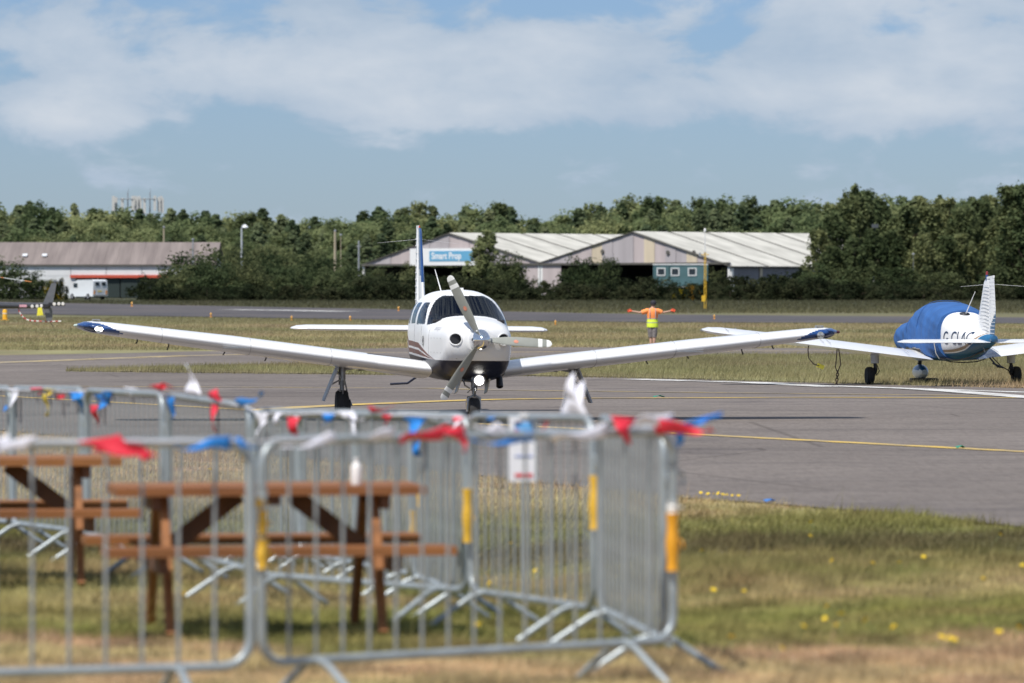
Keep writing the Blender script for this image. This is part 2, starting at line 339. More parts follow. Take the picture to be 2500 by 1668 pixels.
def asphalt_mat(name, c1, c2, c3, streak):
    m = bpy.data.materials.new(name); m.use_nodes = True; nt = m.node_tree; N = nt.nodes.new; L = nt.links.new
    b = nt.nodes['Principled BSDF']; b.inputs['Roughness'].default_value = .85; b.inputs['Specular IOR Level'].default_value = .25
    tc = N('ShaderNodeTexCoord')
    def noise(s, det, st=(1, 1, 1)):
        mp = N('ShaderNodeMapping'); mp.inputs['Scale'].default_value = st; L(tc.outputs['Object'], mp.inputs[0])
        n = N('ShaderNodeTexNoise'); n.inputs['Scale'].default_value = s; n.inputs['Detail'].default_value = det; n.inputs['Roughness'].default_value = .65; L(mp.outputs[0], n.inputs['Vector']); return n.outputs[0]
    base = ramp_nodes(nt, noise(.09, 6), [(.32, c1), (.5, c2), (.68, c3)])
    def over(a, fac, lo, hi, dk, bl='MULTIPLY'):
        mr = N('ShaderNodeMapRange'); mr.inputs[1].default_value = lo; mr.inputs[2].default_value = hi; L(fac, mr.inputs[0])
        mx = N('ShaderNodeMix'); mx.data_type = 'RGBA'; mx.blend_type = bl; L(mr.outputs[0], mx.inputs[0]); L(a, mx.inputs[6]); mx.inputs[7].default_value = (*dk, 1); return mx.outputs[2]
    c = over(base, noise(1.6, 8), .42, .75, (.78, .78, .8))                    # damp patches and old repairs
    c = over(c, noise(38, 3), .5, .8, (.72, .71, .70))                          # aggregate
    c = over(c, noise(55, 2), .58, .8, (1.25, 1.22, 1.18))                      # pale chippings
    c = over(c, noise(.35, 5, streak), .56, .66, (.74, .74, .76))               # rubber, tyre tracks
    c = over(c, noise(.22, 3, (1, .6, 1)), .60, .63, (.82, .82, .84))           # patch repairs
    c = over(c, noise(1, 3, (13, 1.4, 1)), .45, .72, (.80, .79, .78)); c = over(c, noise(1, 2, (21, 2.2, 1)), .55, .75, (1.22, 1.2, 1.18))
    c = over(c, noise(9, 4, (.5, 1.6, 1)), .55, .75, (.80, .79, .78))           # scuffs
    vo = N('ShaderNodeTexVoronoi'); vo.feature = 'DISTANCE_TO_EDGE'; vo.inputs['Scale'].default_value = .11; L(tc.outputs['Object'], vo.inputs['Vector'])
    cr = N('ShaderNodeMath'); cr.operation = 'SUBTRACT'; cr.inputs[0].default_value = 1; L(vo.outputs['Distance'], cr.inputs[1]); c = over(c, cr.outputs[0], .9945, .998, (.72, .71, .70))   # sealed cracks
    L(c, b.inputs['Base Color'])
    bp = N('ShaderNodeBump'); bp.inputs['Strength'].default_value = .35; bp.inputs['Distance'].default_value = .01; L(noise(45, 3), bp.inputs['Height']); L(bp.outputs[0], b.inputs['Normal'])
    return m
ASPH = asphalt_mat('weathered_asphalt', (.153, .132, .119), (.183, .159, .143), (.218, .190, .171), (.25, 2.2, 1))
RUNW = asphalt_mat('runway_asphalt', (.075, .072, .078), (.10, .093, .096), (.145, .125, .12), (.04, .6, 1))
apron = strip('apron', APRON_FAR, APRON_NEAR, -6000, 8500, 580, 90, .012, ASPH, 'weathered grey-brown asphalt apron', j=1.2)
strip('grass_island', ISL_TOP, ISL_BOT, 160, 8500, 340, 24, .03, MG_far, 'strip of dry grass between apron and taxiway', j=.5)
strip('runway', RWY_TOP, RWY_BOT, -6000, 8500, 320, 26, .03, RUNW, 'dark runway beyond the dry grass', j=.12)
def paint_mat(name, col, worn):
    m = bpy.data.materials.new(name); m.use_nodes = True; nt = m.node_tree; N = nt.nodes.new; L = nt.links.new; b = nt.nodes['Principled BSDF']; b.inputs['Roughness'].default_value = .7
    tc = N('ShaderNodeTexCoord'); n = N('ShaderNodeTexNoise'); n.inputs['Scale'].default_value = 1.3; n.inputs['Detail'].default_value = 8; n.inputs['Roughness'].default_value = .75; L(tc.outputs['Object'], n.inputs['Vector'])
    L(ramp_nodes(nt, n.outputs[0], [(.40, worn), (.56, col)]), b.inputs['Base Color']); return m
YEL = paint_mat('yellow_line_paint', (.62, .42, .08), (.30, .24, .15)); YELW = paint_mat('worn_yellow_paint', (.42, .32, .14), (.24, .21, .18)); WHT = paint_mat('white_line_paint', (.72, .72, .70), (.33, .31, .29))
def line(name, pts, w, mat, label, off=.018, gaps=None):
    a = np.array(pts, float); n = int(abs(a[-1, 0] - a[0, 0]) / 14) + 2; px = np.linspace(a[0, 0], a[-1, 0], n); py = np.interp(px, a[:, 0], a[:, 1])
    k = np.hanning(9); k /= k.sum(); py = np.convolve(np.pad(py, 4, mode='reflect', reflect_type='odd'), k, mode='valid')
    x, d = pix2g(px, py); t = np.stack([np.gradient(x), np.gradient(d)], -1); t /= np.linalg.norm(t, axis=1)[:, None]; nn = np.stack([-t[:, 1], t[:, 0]], -1) * w / 2
    A = np.stack([x, d], -1) + nn; B = np.stack([x, d], -1) - nn
    v = np.concatenate([np.c_[A, ground(A[:, 0], A[:, 1]) + off], np.c_[B, ground(B[:, 0], B[:, 1]) + off]])
    i = np.arange(n - 1); f = np.stack([i, i + 1, i + n + 1, i + n], -1)
    if gaps: f = f[[not any(g0 < px[q] < g1 for g0, g1 in gaps) for q in i]]
    o = link(name, npmesh(name, v, f, mat)); fixn(o); return tag(o, label, None, None, 'structure')
line('taxi_line', [(-1500, 884), (0, 969), (640, 1005), (923, 1022), (1100, 1034), (1700, 1064), (2500, 1106), (4200, 1196)], .30, YEL, 'yellow taxi line running to the lower right')
line('taxi_line', [(640, 1004), (720, 998), (860, 991), (1050, 983), (1200, 978), (1430, 975), (2000, 973), (2500, 974), (4000, 980)], .55, YEL, 'yellow taxi line passing under the taxiing aeroplane', .022)
line('taxi_line', [(-800, 942), (150, 945), (1050, 950), (1230, 955), (2100, 965), (3500, 982)], .42, YELW, 'faint yellow line across the apron behind the taxiing aeroplane', .02)
line('taxi_line', [(-900, 920), (150, 881), (470, 869), (640, 866)], 1.1, YELW, 'worn yellow line on the taxiway at left', gaps=[(205, 222), (330, 345), (420, 432)])
line('taxi_line', [(880, 862), (1250, 861), (1500, 859), (2100, 858), (3500, 856)], 1.1, YELW, 'worn yellow line on the taxiway behind the aeroplanes')
line('edge_line', [(1545, 928), (1680, 932), (1832, 936), (1985, 944), (2040, 947)], .75, WHT, 'broken white line along the grass strip', .024, gaps=[(1690, 1720), (1780, 1800)])
line('edge_line', [(2020, 944.5), (2238, 952), (2350, 960), (2500, 972), (3300, 1040)], .6, WHT, 'white line in front of the parked aeroplane', .026)
line('edge_line', [(2150, 948), (2300, 953), (2500, 960), (3300, 990)], .4, WHT, 'second white line beside the parked aeroplane wheels', .020)
line('runway_edge_line', [(560, 757), (700, 759), (850, 762)], 2.5, WHT, 'faint white runway marking at left', .045)

# ------------------------------------------------------------------ grass blades
def blades(name, n, dlo, dhi, uw, h, w, mat, ok, label, power=1.0, wind=.5, hfun=None, side=2.6):
    d = dlo + (dhi - dlo) * RNG.random(n) ** power; x = (RNG.random(n) * 2 - 1) * (uw * d + side)
    z = ground(x, d); px = 1250 + FPX * x / d; py = YH + FPX * (CAMH - z) / d
    s = ok(px, py, x, d); x, d, z = x[s], d[s], z[s]; n = len(x)
    hh = h * (.45 + 1.1 * RNG.random(n) ** 1.6) * (hfun(x, d) if hfun else 1); ww = w * (.6 + .8 * RNG.random(n)); an = RNG.random(n) * math.pi
    cx, cy = np.cos(an) * ww / 2, np.sin(an) * ww / 2 * .5; ln = RNG.normal(0, .32, n) * hh + wind * .35 * hh; l2 = RNG.normal(0, .3, n) * hh
    v = np.stack([np.c_[x - cx, d - cy, z], np.c_[x + cx, d + cy, z], np.c_[x + ln, d + l2, z + hh]], 1).reshape(-1, 3)
    me = npmesh(name, v, np.arange(3 * n).reshape(-1, 3), mat)
    at = me.attributes.new('tint', 'FLOAT', 'POINT'); at.data.foreach_set('value', np.repeat(RNG.normal(0, .20, n), 3).astype(np.float32))
    return tag(link(name, me), label, 'grass', None, 'stuff')
jn = lambda px: APRON_NEAR(px) + jag(px, 1.2, 5)
def tuft(x, d): return (.75 + .9 * np.clip(np.sin(x * 4.1 + 1.3 * np.sin(d * 2.2)) * np.sin(d * 3.1 + 1.7 * np.sin(x * 2.7)), 0, 1)) * (.65 + .25 * np.clip((d - 26) / 5, 0, 1)) + .9 * np.clip(np.sin(x * 1.3 + d * .5) * np.sin(d * .8 - x * .7), 0, 1) * np.clip((d - 27) / 4, 0, 1)
blades('lawn_grass', 560000, 16, 32, .112, .055, .007, MB_near, lambda px, py, x, d: py > jn(px) - 1, 'short dry grass around the barriers and picnic tables', .9, hfun=tuft)
blades('rough_grass', 400000, 32, 70, .112, .045, .008, MB_near, lambda px, py, x, d: py > jn(px) - 1.5, 'rougher green and brown grass along the apron edge', 1.25, hfun=tuft)
blades('seed_stalks', 9000, 24, 60, .112, .17, .006, MB_near, lambda px, py, x, d: (py > jn(px) + 2) & (np.sin(x * 2.3 + d) * np.sin(d * 1.7 - x) > .25), 'thin dry seed stalks standing in the rough grass', 1.0, 1.0)
blades('strip_grass', 390000, 98, 175, .112, .12, .013, MB_far, lambda px, py, x, d: (px > 162) & (py < ISL_BOT(px) + jag(px, .5, 5) + 2) & (py > ISL_TOP(px) - 1), 'dry grass on the strip between apron and taxiway', 1.0)
blades('field_grass', 260000, 185, 345, .112, .11, .026, MB_far, lambda px, py, x, d: (py < APRON_FAR(px) + 1) & (py > RWY_BOT(px) + 1), 'dry grass between taxiway and runway', 1.1)
blades('verge_grass', 90000, 380, 530, .115, .2, .06, MB_far, lambda px, py, x, d: py < RWY_TOP(px), 'darker grass between runway and hedge', 1.0)

# ------------------------------------------------------------------ yellow flowers
def flower_proto():
    t = thing('yellow_flower', 'small yellow flower in the dry grass', 'flower', group='yellow flowers in the grass')
    MB().tube([(0, 0, -.09), (.006, 0, -.04), (0, 0, 0)], .0018, 5).build('stem', M('flower_stem', (.10, .16, .04)), t)
    b = MB()
    for r, z, n, o in ((.021, .004, 13, 0), (.014, .008, 9, .2)):
        for k in range(n):
            a = 2 * math.pi * k / n + o; c, s = math.cos(a), math.sin(a); w = r * .26
            b.add([(0, 0, z - .004), (c * r * .6 - s * w, s * r * .6 + c * w, z), (c * r, s * r, z - .001), (c * r * .6 + s * w, s * r * .6 - c * w, z)], [(0, 1, 2, 3)])
    b.lathe([(.004, -.006), (.007, 0), (.006, .008), (0, .009)], n=8); b.build('flower_head', M('petal_yellow', (.85, .62, .02), .6, var=.1, scale=60), t)
    return t
fl = [(1600 + x * .383, 1150 + y * .383) for x, y in [(295, 565), (370, 785), (565, 805), (988, 470), (992, 375), (1125, 637), (1385, 655), (1555, 650), (1710, 612), (2200, 460), (1095, 940), (1185, 995), (1080, 1028),
      (945, 1080), (1155, 1075), (1340, 1042), (1520, 1085), (1825, 1150), (1875, 1158), (1905, 1168), (2190, 1118), (2320, 1088), (485, 1150), (808, 1222), (2340, 670), (2090, 760), (290, 178), (335, 186), (372, 184), (400, 183), (430, 190), (455, 192), (490, 196), (530, 198)]]
fl += [(x * .298, 1240 + y * .298) for x, y in [(1450, 680), (1510, 745), (915, 320), (985, 305), (1795, 140)]] + [(x * .298, 880 + y * .298) for x, y in [(1720, 930), (878, 1155), (1440, 1160)]]
fl += [(1100 + x * .2766, 1300 + y * .2766) for x, y in [(535, 95), (345, 405), (355, 455), (310, 295), (755, 285), (1490, 305), (1450, 385), (1540, 340), (235, 920)]]
fp = flower_proto()
for i, (px, py) in enumerate(fl):
    o = fp if i == 0 else copy_tree(fp)
    o['label'] = 'small yellow flower ' + ('at the apron edge right of the barriers' if py < 1240 and px > 1600 else 'beyond the front barrier bars, left of the paper notice' if px < 1140 else 'behind the right-hand barrier bars' if px < 1600 else 'in the tan grass at the bottom right' if py > 1570 else 'in the green grass cluster at lower right' if py > 1500 else 'scattered in the rough grass right of the barriers')
    x, d = pix2g(px, py + 9); d = float(d); p = W(px, py, d); o.location = (p.x, d, float(ground(p.x, d)) + .085); o.rotation_euler = (random.uniform(.3, .9), random.uniform(-.3, .3), random.uniform(0, 6)); s = random.uniform(.7, 1.0); o.scale = (s, s, s)
# ------------------------------------------------------------------ trees
def leaves(cen, nor, size, rng, asp=.62):
    n = len(cen); nor = nor / np.linalg.norm(nor, axis=1)[:, None]; t = rng.normal(size=(n, 3)); t -= nor * (t * nor).sum(1)[:, None]; t /= np.linalg.norm(t, axis=1)[:, None]; b = np.cross(nor, t)
    s = size * (.6 + .8 * rng.random(n))[:, None]
    v = np.stack([cen - t * s / 2, cen + b * s * asp / 2 + nor * s * .08, cen + t * s / 2, cen - b * s * asp / 2 + nor * s * .08], 1).reshape(-1, 3)
    return v, np.arange(4 * n).reshape(-1, 4)
def crown(kind, H, Rr, seed, nc, nl, size):
    rng = np.random.default_rng(seed); C = []; rad = []
    for i in range(nc):
        a = rng.random() * 6.283
        if kind == 'broad':
            u = rng.normal(size=3); u /= np.linalg.norm(u); r = rng.random() ** .30
            lob = 1 + .16 * math.sin(3 * math.atan2(u[1], u[0]) + seed) + .12 * math.sin(5 * u[2] + seed)
            C.append((u[0] * Rr * r * lob * .85, u[1] * Rr * r * lob * .85, H * (.56 + .40 * u[2] * r * lob))); rad.append(Rr * rng.uniform(.14, .30))
        elif kind == 'pine':
            t = rng.random(); e = Rr * (1.0 - t) ** .62 * (.80 + .28 * math.sin(11 * t + seed + 2 * a)) * rng.random() ** .4; C.append((math.cos(a) * e, math.sin(a) * e, H * (.10 + .88 * t))); rad.append(Rr * rng.uniform(.12, .28) * (1.2 - .8 * t))
        elif kind == 'poplar':
            t = rng.random(); e = Rr * (math.sin(math.pi * (.12 + .83 * t)) ** .55) * math.sqrt(rng.random()) * (.8 + .3 * math.sin(7 * t + seed + 2 * a)); C.append((math.cos(a) * e + .8 * t * t, math.sin(a) * e, H * (.05 + .91 * t))); rad.append(Rr * rng.uniform(.10, .22))
        else:
            u = rng.normal(size=3); u /= np.linalg.norm(u); u[2] = abs(u[2]); r = rng.random() ** .4; lob = 1 + .3 * math.sin(4 * a + seed)
            C.append((u[0] * Rr * r * lob, u[1] * Rr * r * lob, H * .9 * u[2] * r + .02 * H)); rad.append(Rr * rng.uniform(.18, .34))
    C = np.array(C); rad = np.array(rad); k = rng.integers(0, nc, nl); u = rng.normal(size=(nl, 3)); u /= np.linalg.norm(u, axis=1)[:, None]
    sq = np.array((1, 1, {'pine': .55, 'poplar': 1.9}.get(kind, .85)))
    rr = (.35 + .85 * rng.random(nl))[:, None]
    P = C[k] + u * rad[k][:, None] * rr * sq; P[:, 2] = np.maximum(P[:, 2], .06)
    return leaves(P, u * .6 + rng.normal(0, .5, (nl, 3)) + np.array((-.2, -.3, .5)), size, rng), C
def leaf_mat(name, c1, c2, rnd=.3):
    m = bpy.data.materials.new(name); m.use_nodes = True; nt = m.node_tree; N = nt.nodes.new; L = nt.links.new; nt.nodes.clear()
    o = N('ShaderNodeOutputMaterial'); df = N('ShaderNodeBsdfDiffuse'); tr = N('ShaderNodeBsdfTranslucent'); mx = N('ShaderNodeMixShader'); mx.inputs[0].default_value = .38
    tc = N('ShaderNodeTexCoord'); n = N('ShaderNodeTexNoise'); n.inputs['Scale'].default_value = .7; n.inputs['Detail'].default_value = 6; L(tc.outputs['Object'], n.inputs['Vector'])
    col = ramp_nodes(nt, n.outputs[0], [(.32, c1), (.68, c2)])
    oi = N('ShaderNodeObjectInfo'); mr = N('ShaderNodeMapRange'); mr.inputs[3].default_value = 1 - rnd; mr.inputs[4].default_value = 1 + rnd; L(oi.outputs['Random'], mr.inputs[0])
    mh = N('ShaderNodeMapRange'); mh.inputs[3].default_value = .535; mh.inputs[4].default_value = .475; L(oi.outputs['Random'], mh.inputs[0])
    hs = N('ShaderNodeHueSaturation'); L(mr.outputs[0], hs.inputs['Value']); L(mh.outputs[0], hs.inputs['Hue']); L(col, hs.inputs['Color'])
    L(hs.outputs[0], df.inputs[0]); L(hs.outputs[0], tr.inputs[0]); L(df.outputs[0], mx.inputs[1]); L(tr.outputs[0], mx.inputs[2]); L(mx.outputs[0], o.inputs[0]); return m
LM = {'pine': leaf_mat('pine_needles', (.105, .142, .078), (.205, .240, .128)), 'broad': leaf_mat('broad_leaves', (.120, .158, .074), (.235, .262, .124)),
      'poplar': leaf_mat('poplar_leaves', (.100, .130, .062), (.215, .240, .112), .42), 'bush': leaf_mat('hedge_leaves', (.022, .031, .017), (.058, .066, .034), .35), 'scrub': leaf_mat('scrub_leaves', (.056, .078, .038), (.125, .145, .068), .3)}
BARK = M('bark', (.09, .07, .05), .9, var=.4, scale=3, bump=.4)
TREE_BANK = {}
def bank(kind, seed, H, Rr, nc, nl, size, mat=None):
    (v, f), C = crown(kind, H, Rr, seed, nc, nl, size); cm = npmesh('crown', v, f, LM[mat or kind]); rng = random.Random(seed)
    b = MB(); top = H * (.9 if kind in ('pine', 'poplar') else .72); r0 = H * .018 if kind != 'bush' else .05
    bend = [(rng.uniform(-.02, .02) * H * t, rng.uniform(-.02, .02) * H * t, top * t) for t in (0, .2, .4, .6, .8, 1)]
    if kind == 'bush': bend = [(x, y, z * .8) for x, y, z in bend]
    b.tube(bend, [r0, r0 * .8, r0 * .65, r0 * .5, r0 * .33, r0 * .12], 7)
    for q in rng.sample(range(len(C)), min(9, len(C))):
        c = Vector(C[q]); t = max(.12, min(.85, (c.z / H) - .14)); s = Vector((0, 0, top * t)); b.tube([s, s.lerp(c, .55) + Vector((0, 0, .03 * H)), c], [r0 * .42, r0 * .25, r0 * .08], 5)
    TREE_BANK.setdefault(mat or kind, []).append((cm, b.mesh('trunk', BARK), H, Rr))
for s in range(5): bank('pine', 10 + s, 12, 2.7 + .3 * (s % 3), 170, 6500, .40)
for s in range(4): bank('broad', 30 + s, 11, 3.4 + .3 * (s % 2), 160, 6500, .40)
for s in range(4): bank('poplar', 50 + s, 12, 2.3 + .3 * (s % 2), 170, 7000, .36)
for s in range(5): bank('bush', 70 + s, 2.6, 1.9, 26, 1500, .26)
for s in range(4): bank('bush', 90 + s, 5, 2.6, 70, 3800, .28, 'scrub')
for s in range(3): bank('poplar', 110 + s, 6, 1.9, 34, 1500, .30, 'scrub2') if False else None
def tree(kind, px, d, ytop, name, label, group=None, cat='tree', wid=1., var=None, ybase=None):
    cm, tm, H, Rr = random.choice(TREE_BANK[kind]) if var is None else TREE_BANK[kind][var]
    x = (px - 1250) / FPX * d; z = float(ground(x, d)); ht = CAMH - (ytop - YH) / FPX * d - z; s = ht / H
    t = thing(name, label, cat, (x, d, z - .05), random.uniform(0, 6.28), group); w = s ** .7 * wid; t.scale = (w, w, s)
    link('trunk', tm, t); link('crown', cm, t); return t
WOOD = curve([(-400, 500), (0, 497), (60, 488), (130, 500), (250, 500), (330, 512), (470, 515), (600, 508), (700, 522), (780, 536), (850, 520), (960, 506), (1030, 497), (1110, 515), (1170, 497), (1230, 500), (1300, 524), (1400, 508), (1480, 490), (1560, 476),
              (1650, 490), (1720, 476), (1790, 470), (1860, 492), (1930, 486), (2000, 490), (2100, 480), (2500, 480), (2900, 480)])
WL = 'dark green tree in the long wood behind the airfield buildings'; WG = 'trees of the wood behind the buildings'
def wl(px, row):
    return ('tree on the skyline of the wood ' if row == 0 else 'tree inside the wood ') + ('above the brown shed roof' if px < 530 else 'between the shed and the left hangar' if px < 890 else 'behind the left hangar' if px < 1330 else 'behind the right hangar' if px < 1990 else 'behind the tall trees at right')
px = -150.
while px < 2660:
    tree(random.choice(['pine', 'pine', 'poplar', 'broad', 'broad']), px, random.uniform(800, 850), float(WOOD(px)) + random.uniform(-8, 12), 'wood_tree', wl(px, 0), WG, wid=random.uniform(1.1, 1.5))
    px += random.uniform(22, 31)
px = -140.
while px < 2620:
    tree(random.choice(['pine', 'broad', 'broad']), px, random.uniform(755, 790), float(WOOD(px)) + random.uniform(22, 42), 'wood_tree', wl(px, 1), WG, wid=1.15)
    px += random.uniform(30, 44)
px = -120.
while px < 2060:
    if px < 960 or random.random() < .4:
        tree(random.choice(['broad', 'pine', 'broad']), px, random.uniform(715, 745), float(WOOD(px)) + random.uniform(55, 78), 'wood_tree', wl(px, 1), WG, wid=1.2)
    px += random.uniform(34, 48)
# trees and tall scrub left of the hangars
for px, yt, d in [(455, 606, 560), (500, 600, 556), (545, 590, 565), (590, 608, 560), (640, 600, 575), (690, 612, 565), (735, 604, 580), (780, 612, 570), (825, 618, 565), (868, 640, 560), (615, 632, 545), (710, 640, 545), (800, 648, 545), (430, 640, 545), (520, 630, 542), (850, 622, 600), (760, 585, 620), (660, 578, 625), (570, 572, 625)]:
    tree('scrub', px, d, yt, 'scrub_tree', 'leafy dark scrub tree ' + ('at the right end of the long shed' if px < 560 else 'around the street lamp' if px < 700 else 'beside the pale timber pole' if px < 830 else 'just left of the hangars'), 'scrub between shed and hangars', wid=1.15)
for px, yt, lab in [(15, 618, 'green bush at the left edge in front of the shed'), (75, 650, 'second bush from the left edge, left of the white van'), (125, 672, 'low bush just left of the white van'), (-40, 640, 'bush cut by the left picture edge')]:
    tree('scrub', px, 565, yt, 'bush', lab, cat='bush', wid=1.1)
for px, yt, d, k, lab, w in [(1176, 560, 585, 'poplar', 'tall loose tree in front of the left hangar roof', 1.35), (1247, 604, 578, 'scrub', 'tree with pale twigs right of the tall tree at the left hangar', .8), (928, 640, 580, 'scrub', 'round shrub under the left eave of the left hangar', .7),
                          (990, 626, 575, 'scrub', 'shrub tree left of the aeroplane fin in front of the hangar', .75), (1418, 612, 570, 'scrub', 'dark pointed shrub in front of the right hangar gable', .8), (1478, 608, 572, 'scrub', 'thin pointed shrub right of the dark one at the hangar gable', .6), (1750, 648, 565, 'scrub', 'bush beside the right end of the teal cabins', .7), (1120, 662, 590, 'scrub', 'shrub below the hangar sign', .8)]:
    tree(k, px, d, yt, 'shrub', lab, cat='tree' if 'tree' in lab else 'shrub', wid=w)
# row of tall trees at right
RL = 'tall green tree right of the hangars'; RG = 'row of tall trees right of the hangars'
tree('poplar', 2098, 560, 447, 'tall_tree', 'tallest dark tree standing above the row right of the hangars', cat='tree', wid=1.0)
for px, yt, d in [(2010, 560, 552), (2045, 520, 556), (2075, 476, 562), (2120, 462, 565), (2160, 482, 568), (2200, 500, 560), (2240, 478, 570), (2280, 503, 562), (2320, 482, 566), (2360, 506, 560), (2390, 486, 572), (2470, 452, 548), (2505, 446, 545), (2540, 450, 550), (2580, 440, 552), (2030, 600, 548), (2085, 580, 547), (2140, 560, 548), (2190, 560, 550), (2250, 570, 548), (2310, 575, 550), (2350, 570, 552), (2440, 530, 560), (2620, 450, 555)]:
    tree('poplar', px, d, yt, 'tall_tree', RL + (', beside the hangar roof end' if px < 2070 else ', near the tallest one' if px < 2180 else ', in the middle of the row' if px < 2330 else ', left of the gap' if px < 2420 else ', at the picture edge'), RG, wid=1.25)
for px, yt in [(2060, 640), (2110, 632), (2165, 640), (2215, 636), (2270, 640), (2320, 650), (2455, 600), (2490, 610), (2005, 628)]:
    tree('scrub', px, 545, yt, 'understorey_bush', 'dark bush under the tall trees ' + ('at the hangar end' if px < 2120 else 'in the middle of the row' if px < 2300 else 'behind the parked aeroplane'), 'bushes under the tall trees', 'bush', wid=1.25)
# hedge along the far verge
HT = curve([(380, 690), (560, 690), (880, 684), (1100, 676), (1300, 690), (1500, 690), (1640, 690), (1780, 690), (1900, 668), (2000, 676), (2200, 680), (2600, 686)])
def hl(px): return 'dark hedge bush beyond the runway ' + ('below the scrub at left' if px < 880 else 'behind the taxiing aeroplane' if px < 1330 else 'below the right hangar doorway' if px < 1590 else 'below the teal cabins' if px < 1760 else 'in front of the grey hangar wall' if px < 1990 else 'below the tall trees at right')
px = 372.
while px < 2640:
    tree('bush', px, random.uniform(533, 541), float(HT(px)) + random.uniform(-8, 10), 'hedge_bush', hl(px), 'hedge bushes', 'bush', wid=1.15); px += random.uniform(30, 42)
px = 360.
while px < 2640:
    tree('bush', px, random.uniform(546, 552), float(HT(px)) - 12 + random.uniform(-10, 8), 'hedge_bush', hl(px), 'hedge bushes', 'bush', wid=1.2); px += random.uniform(40, 55)
GORSE = leaf_mat('gorse_bloom', (.16, .10, .012), (.42, .26, .02), .1)
def gorse(px, yt, lab):
    t = tree('bush', px, 531, yt, 'gorse_bush', lab, cat='bush', wid=.55); (v, f), _ = crown('bush', 2.7, 1.95, 200 + int(px), 14, 420, .2); o = link('bloom', npmesh('bloom', v, f, GORSE), t); o['kind'] = 'stuff'; return t
gorse(1668, 690, 'gorse bush with yellow bloom below the teal cabins'); gorse(1690, 684, 'smaller yellow gorse bush beside the mast'); gorse(140, 668, 'yellow gorse bush beside the white van')

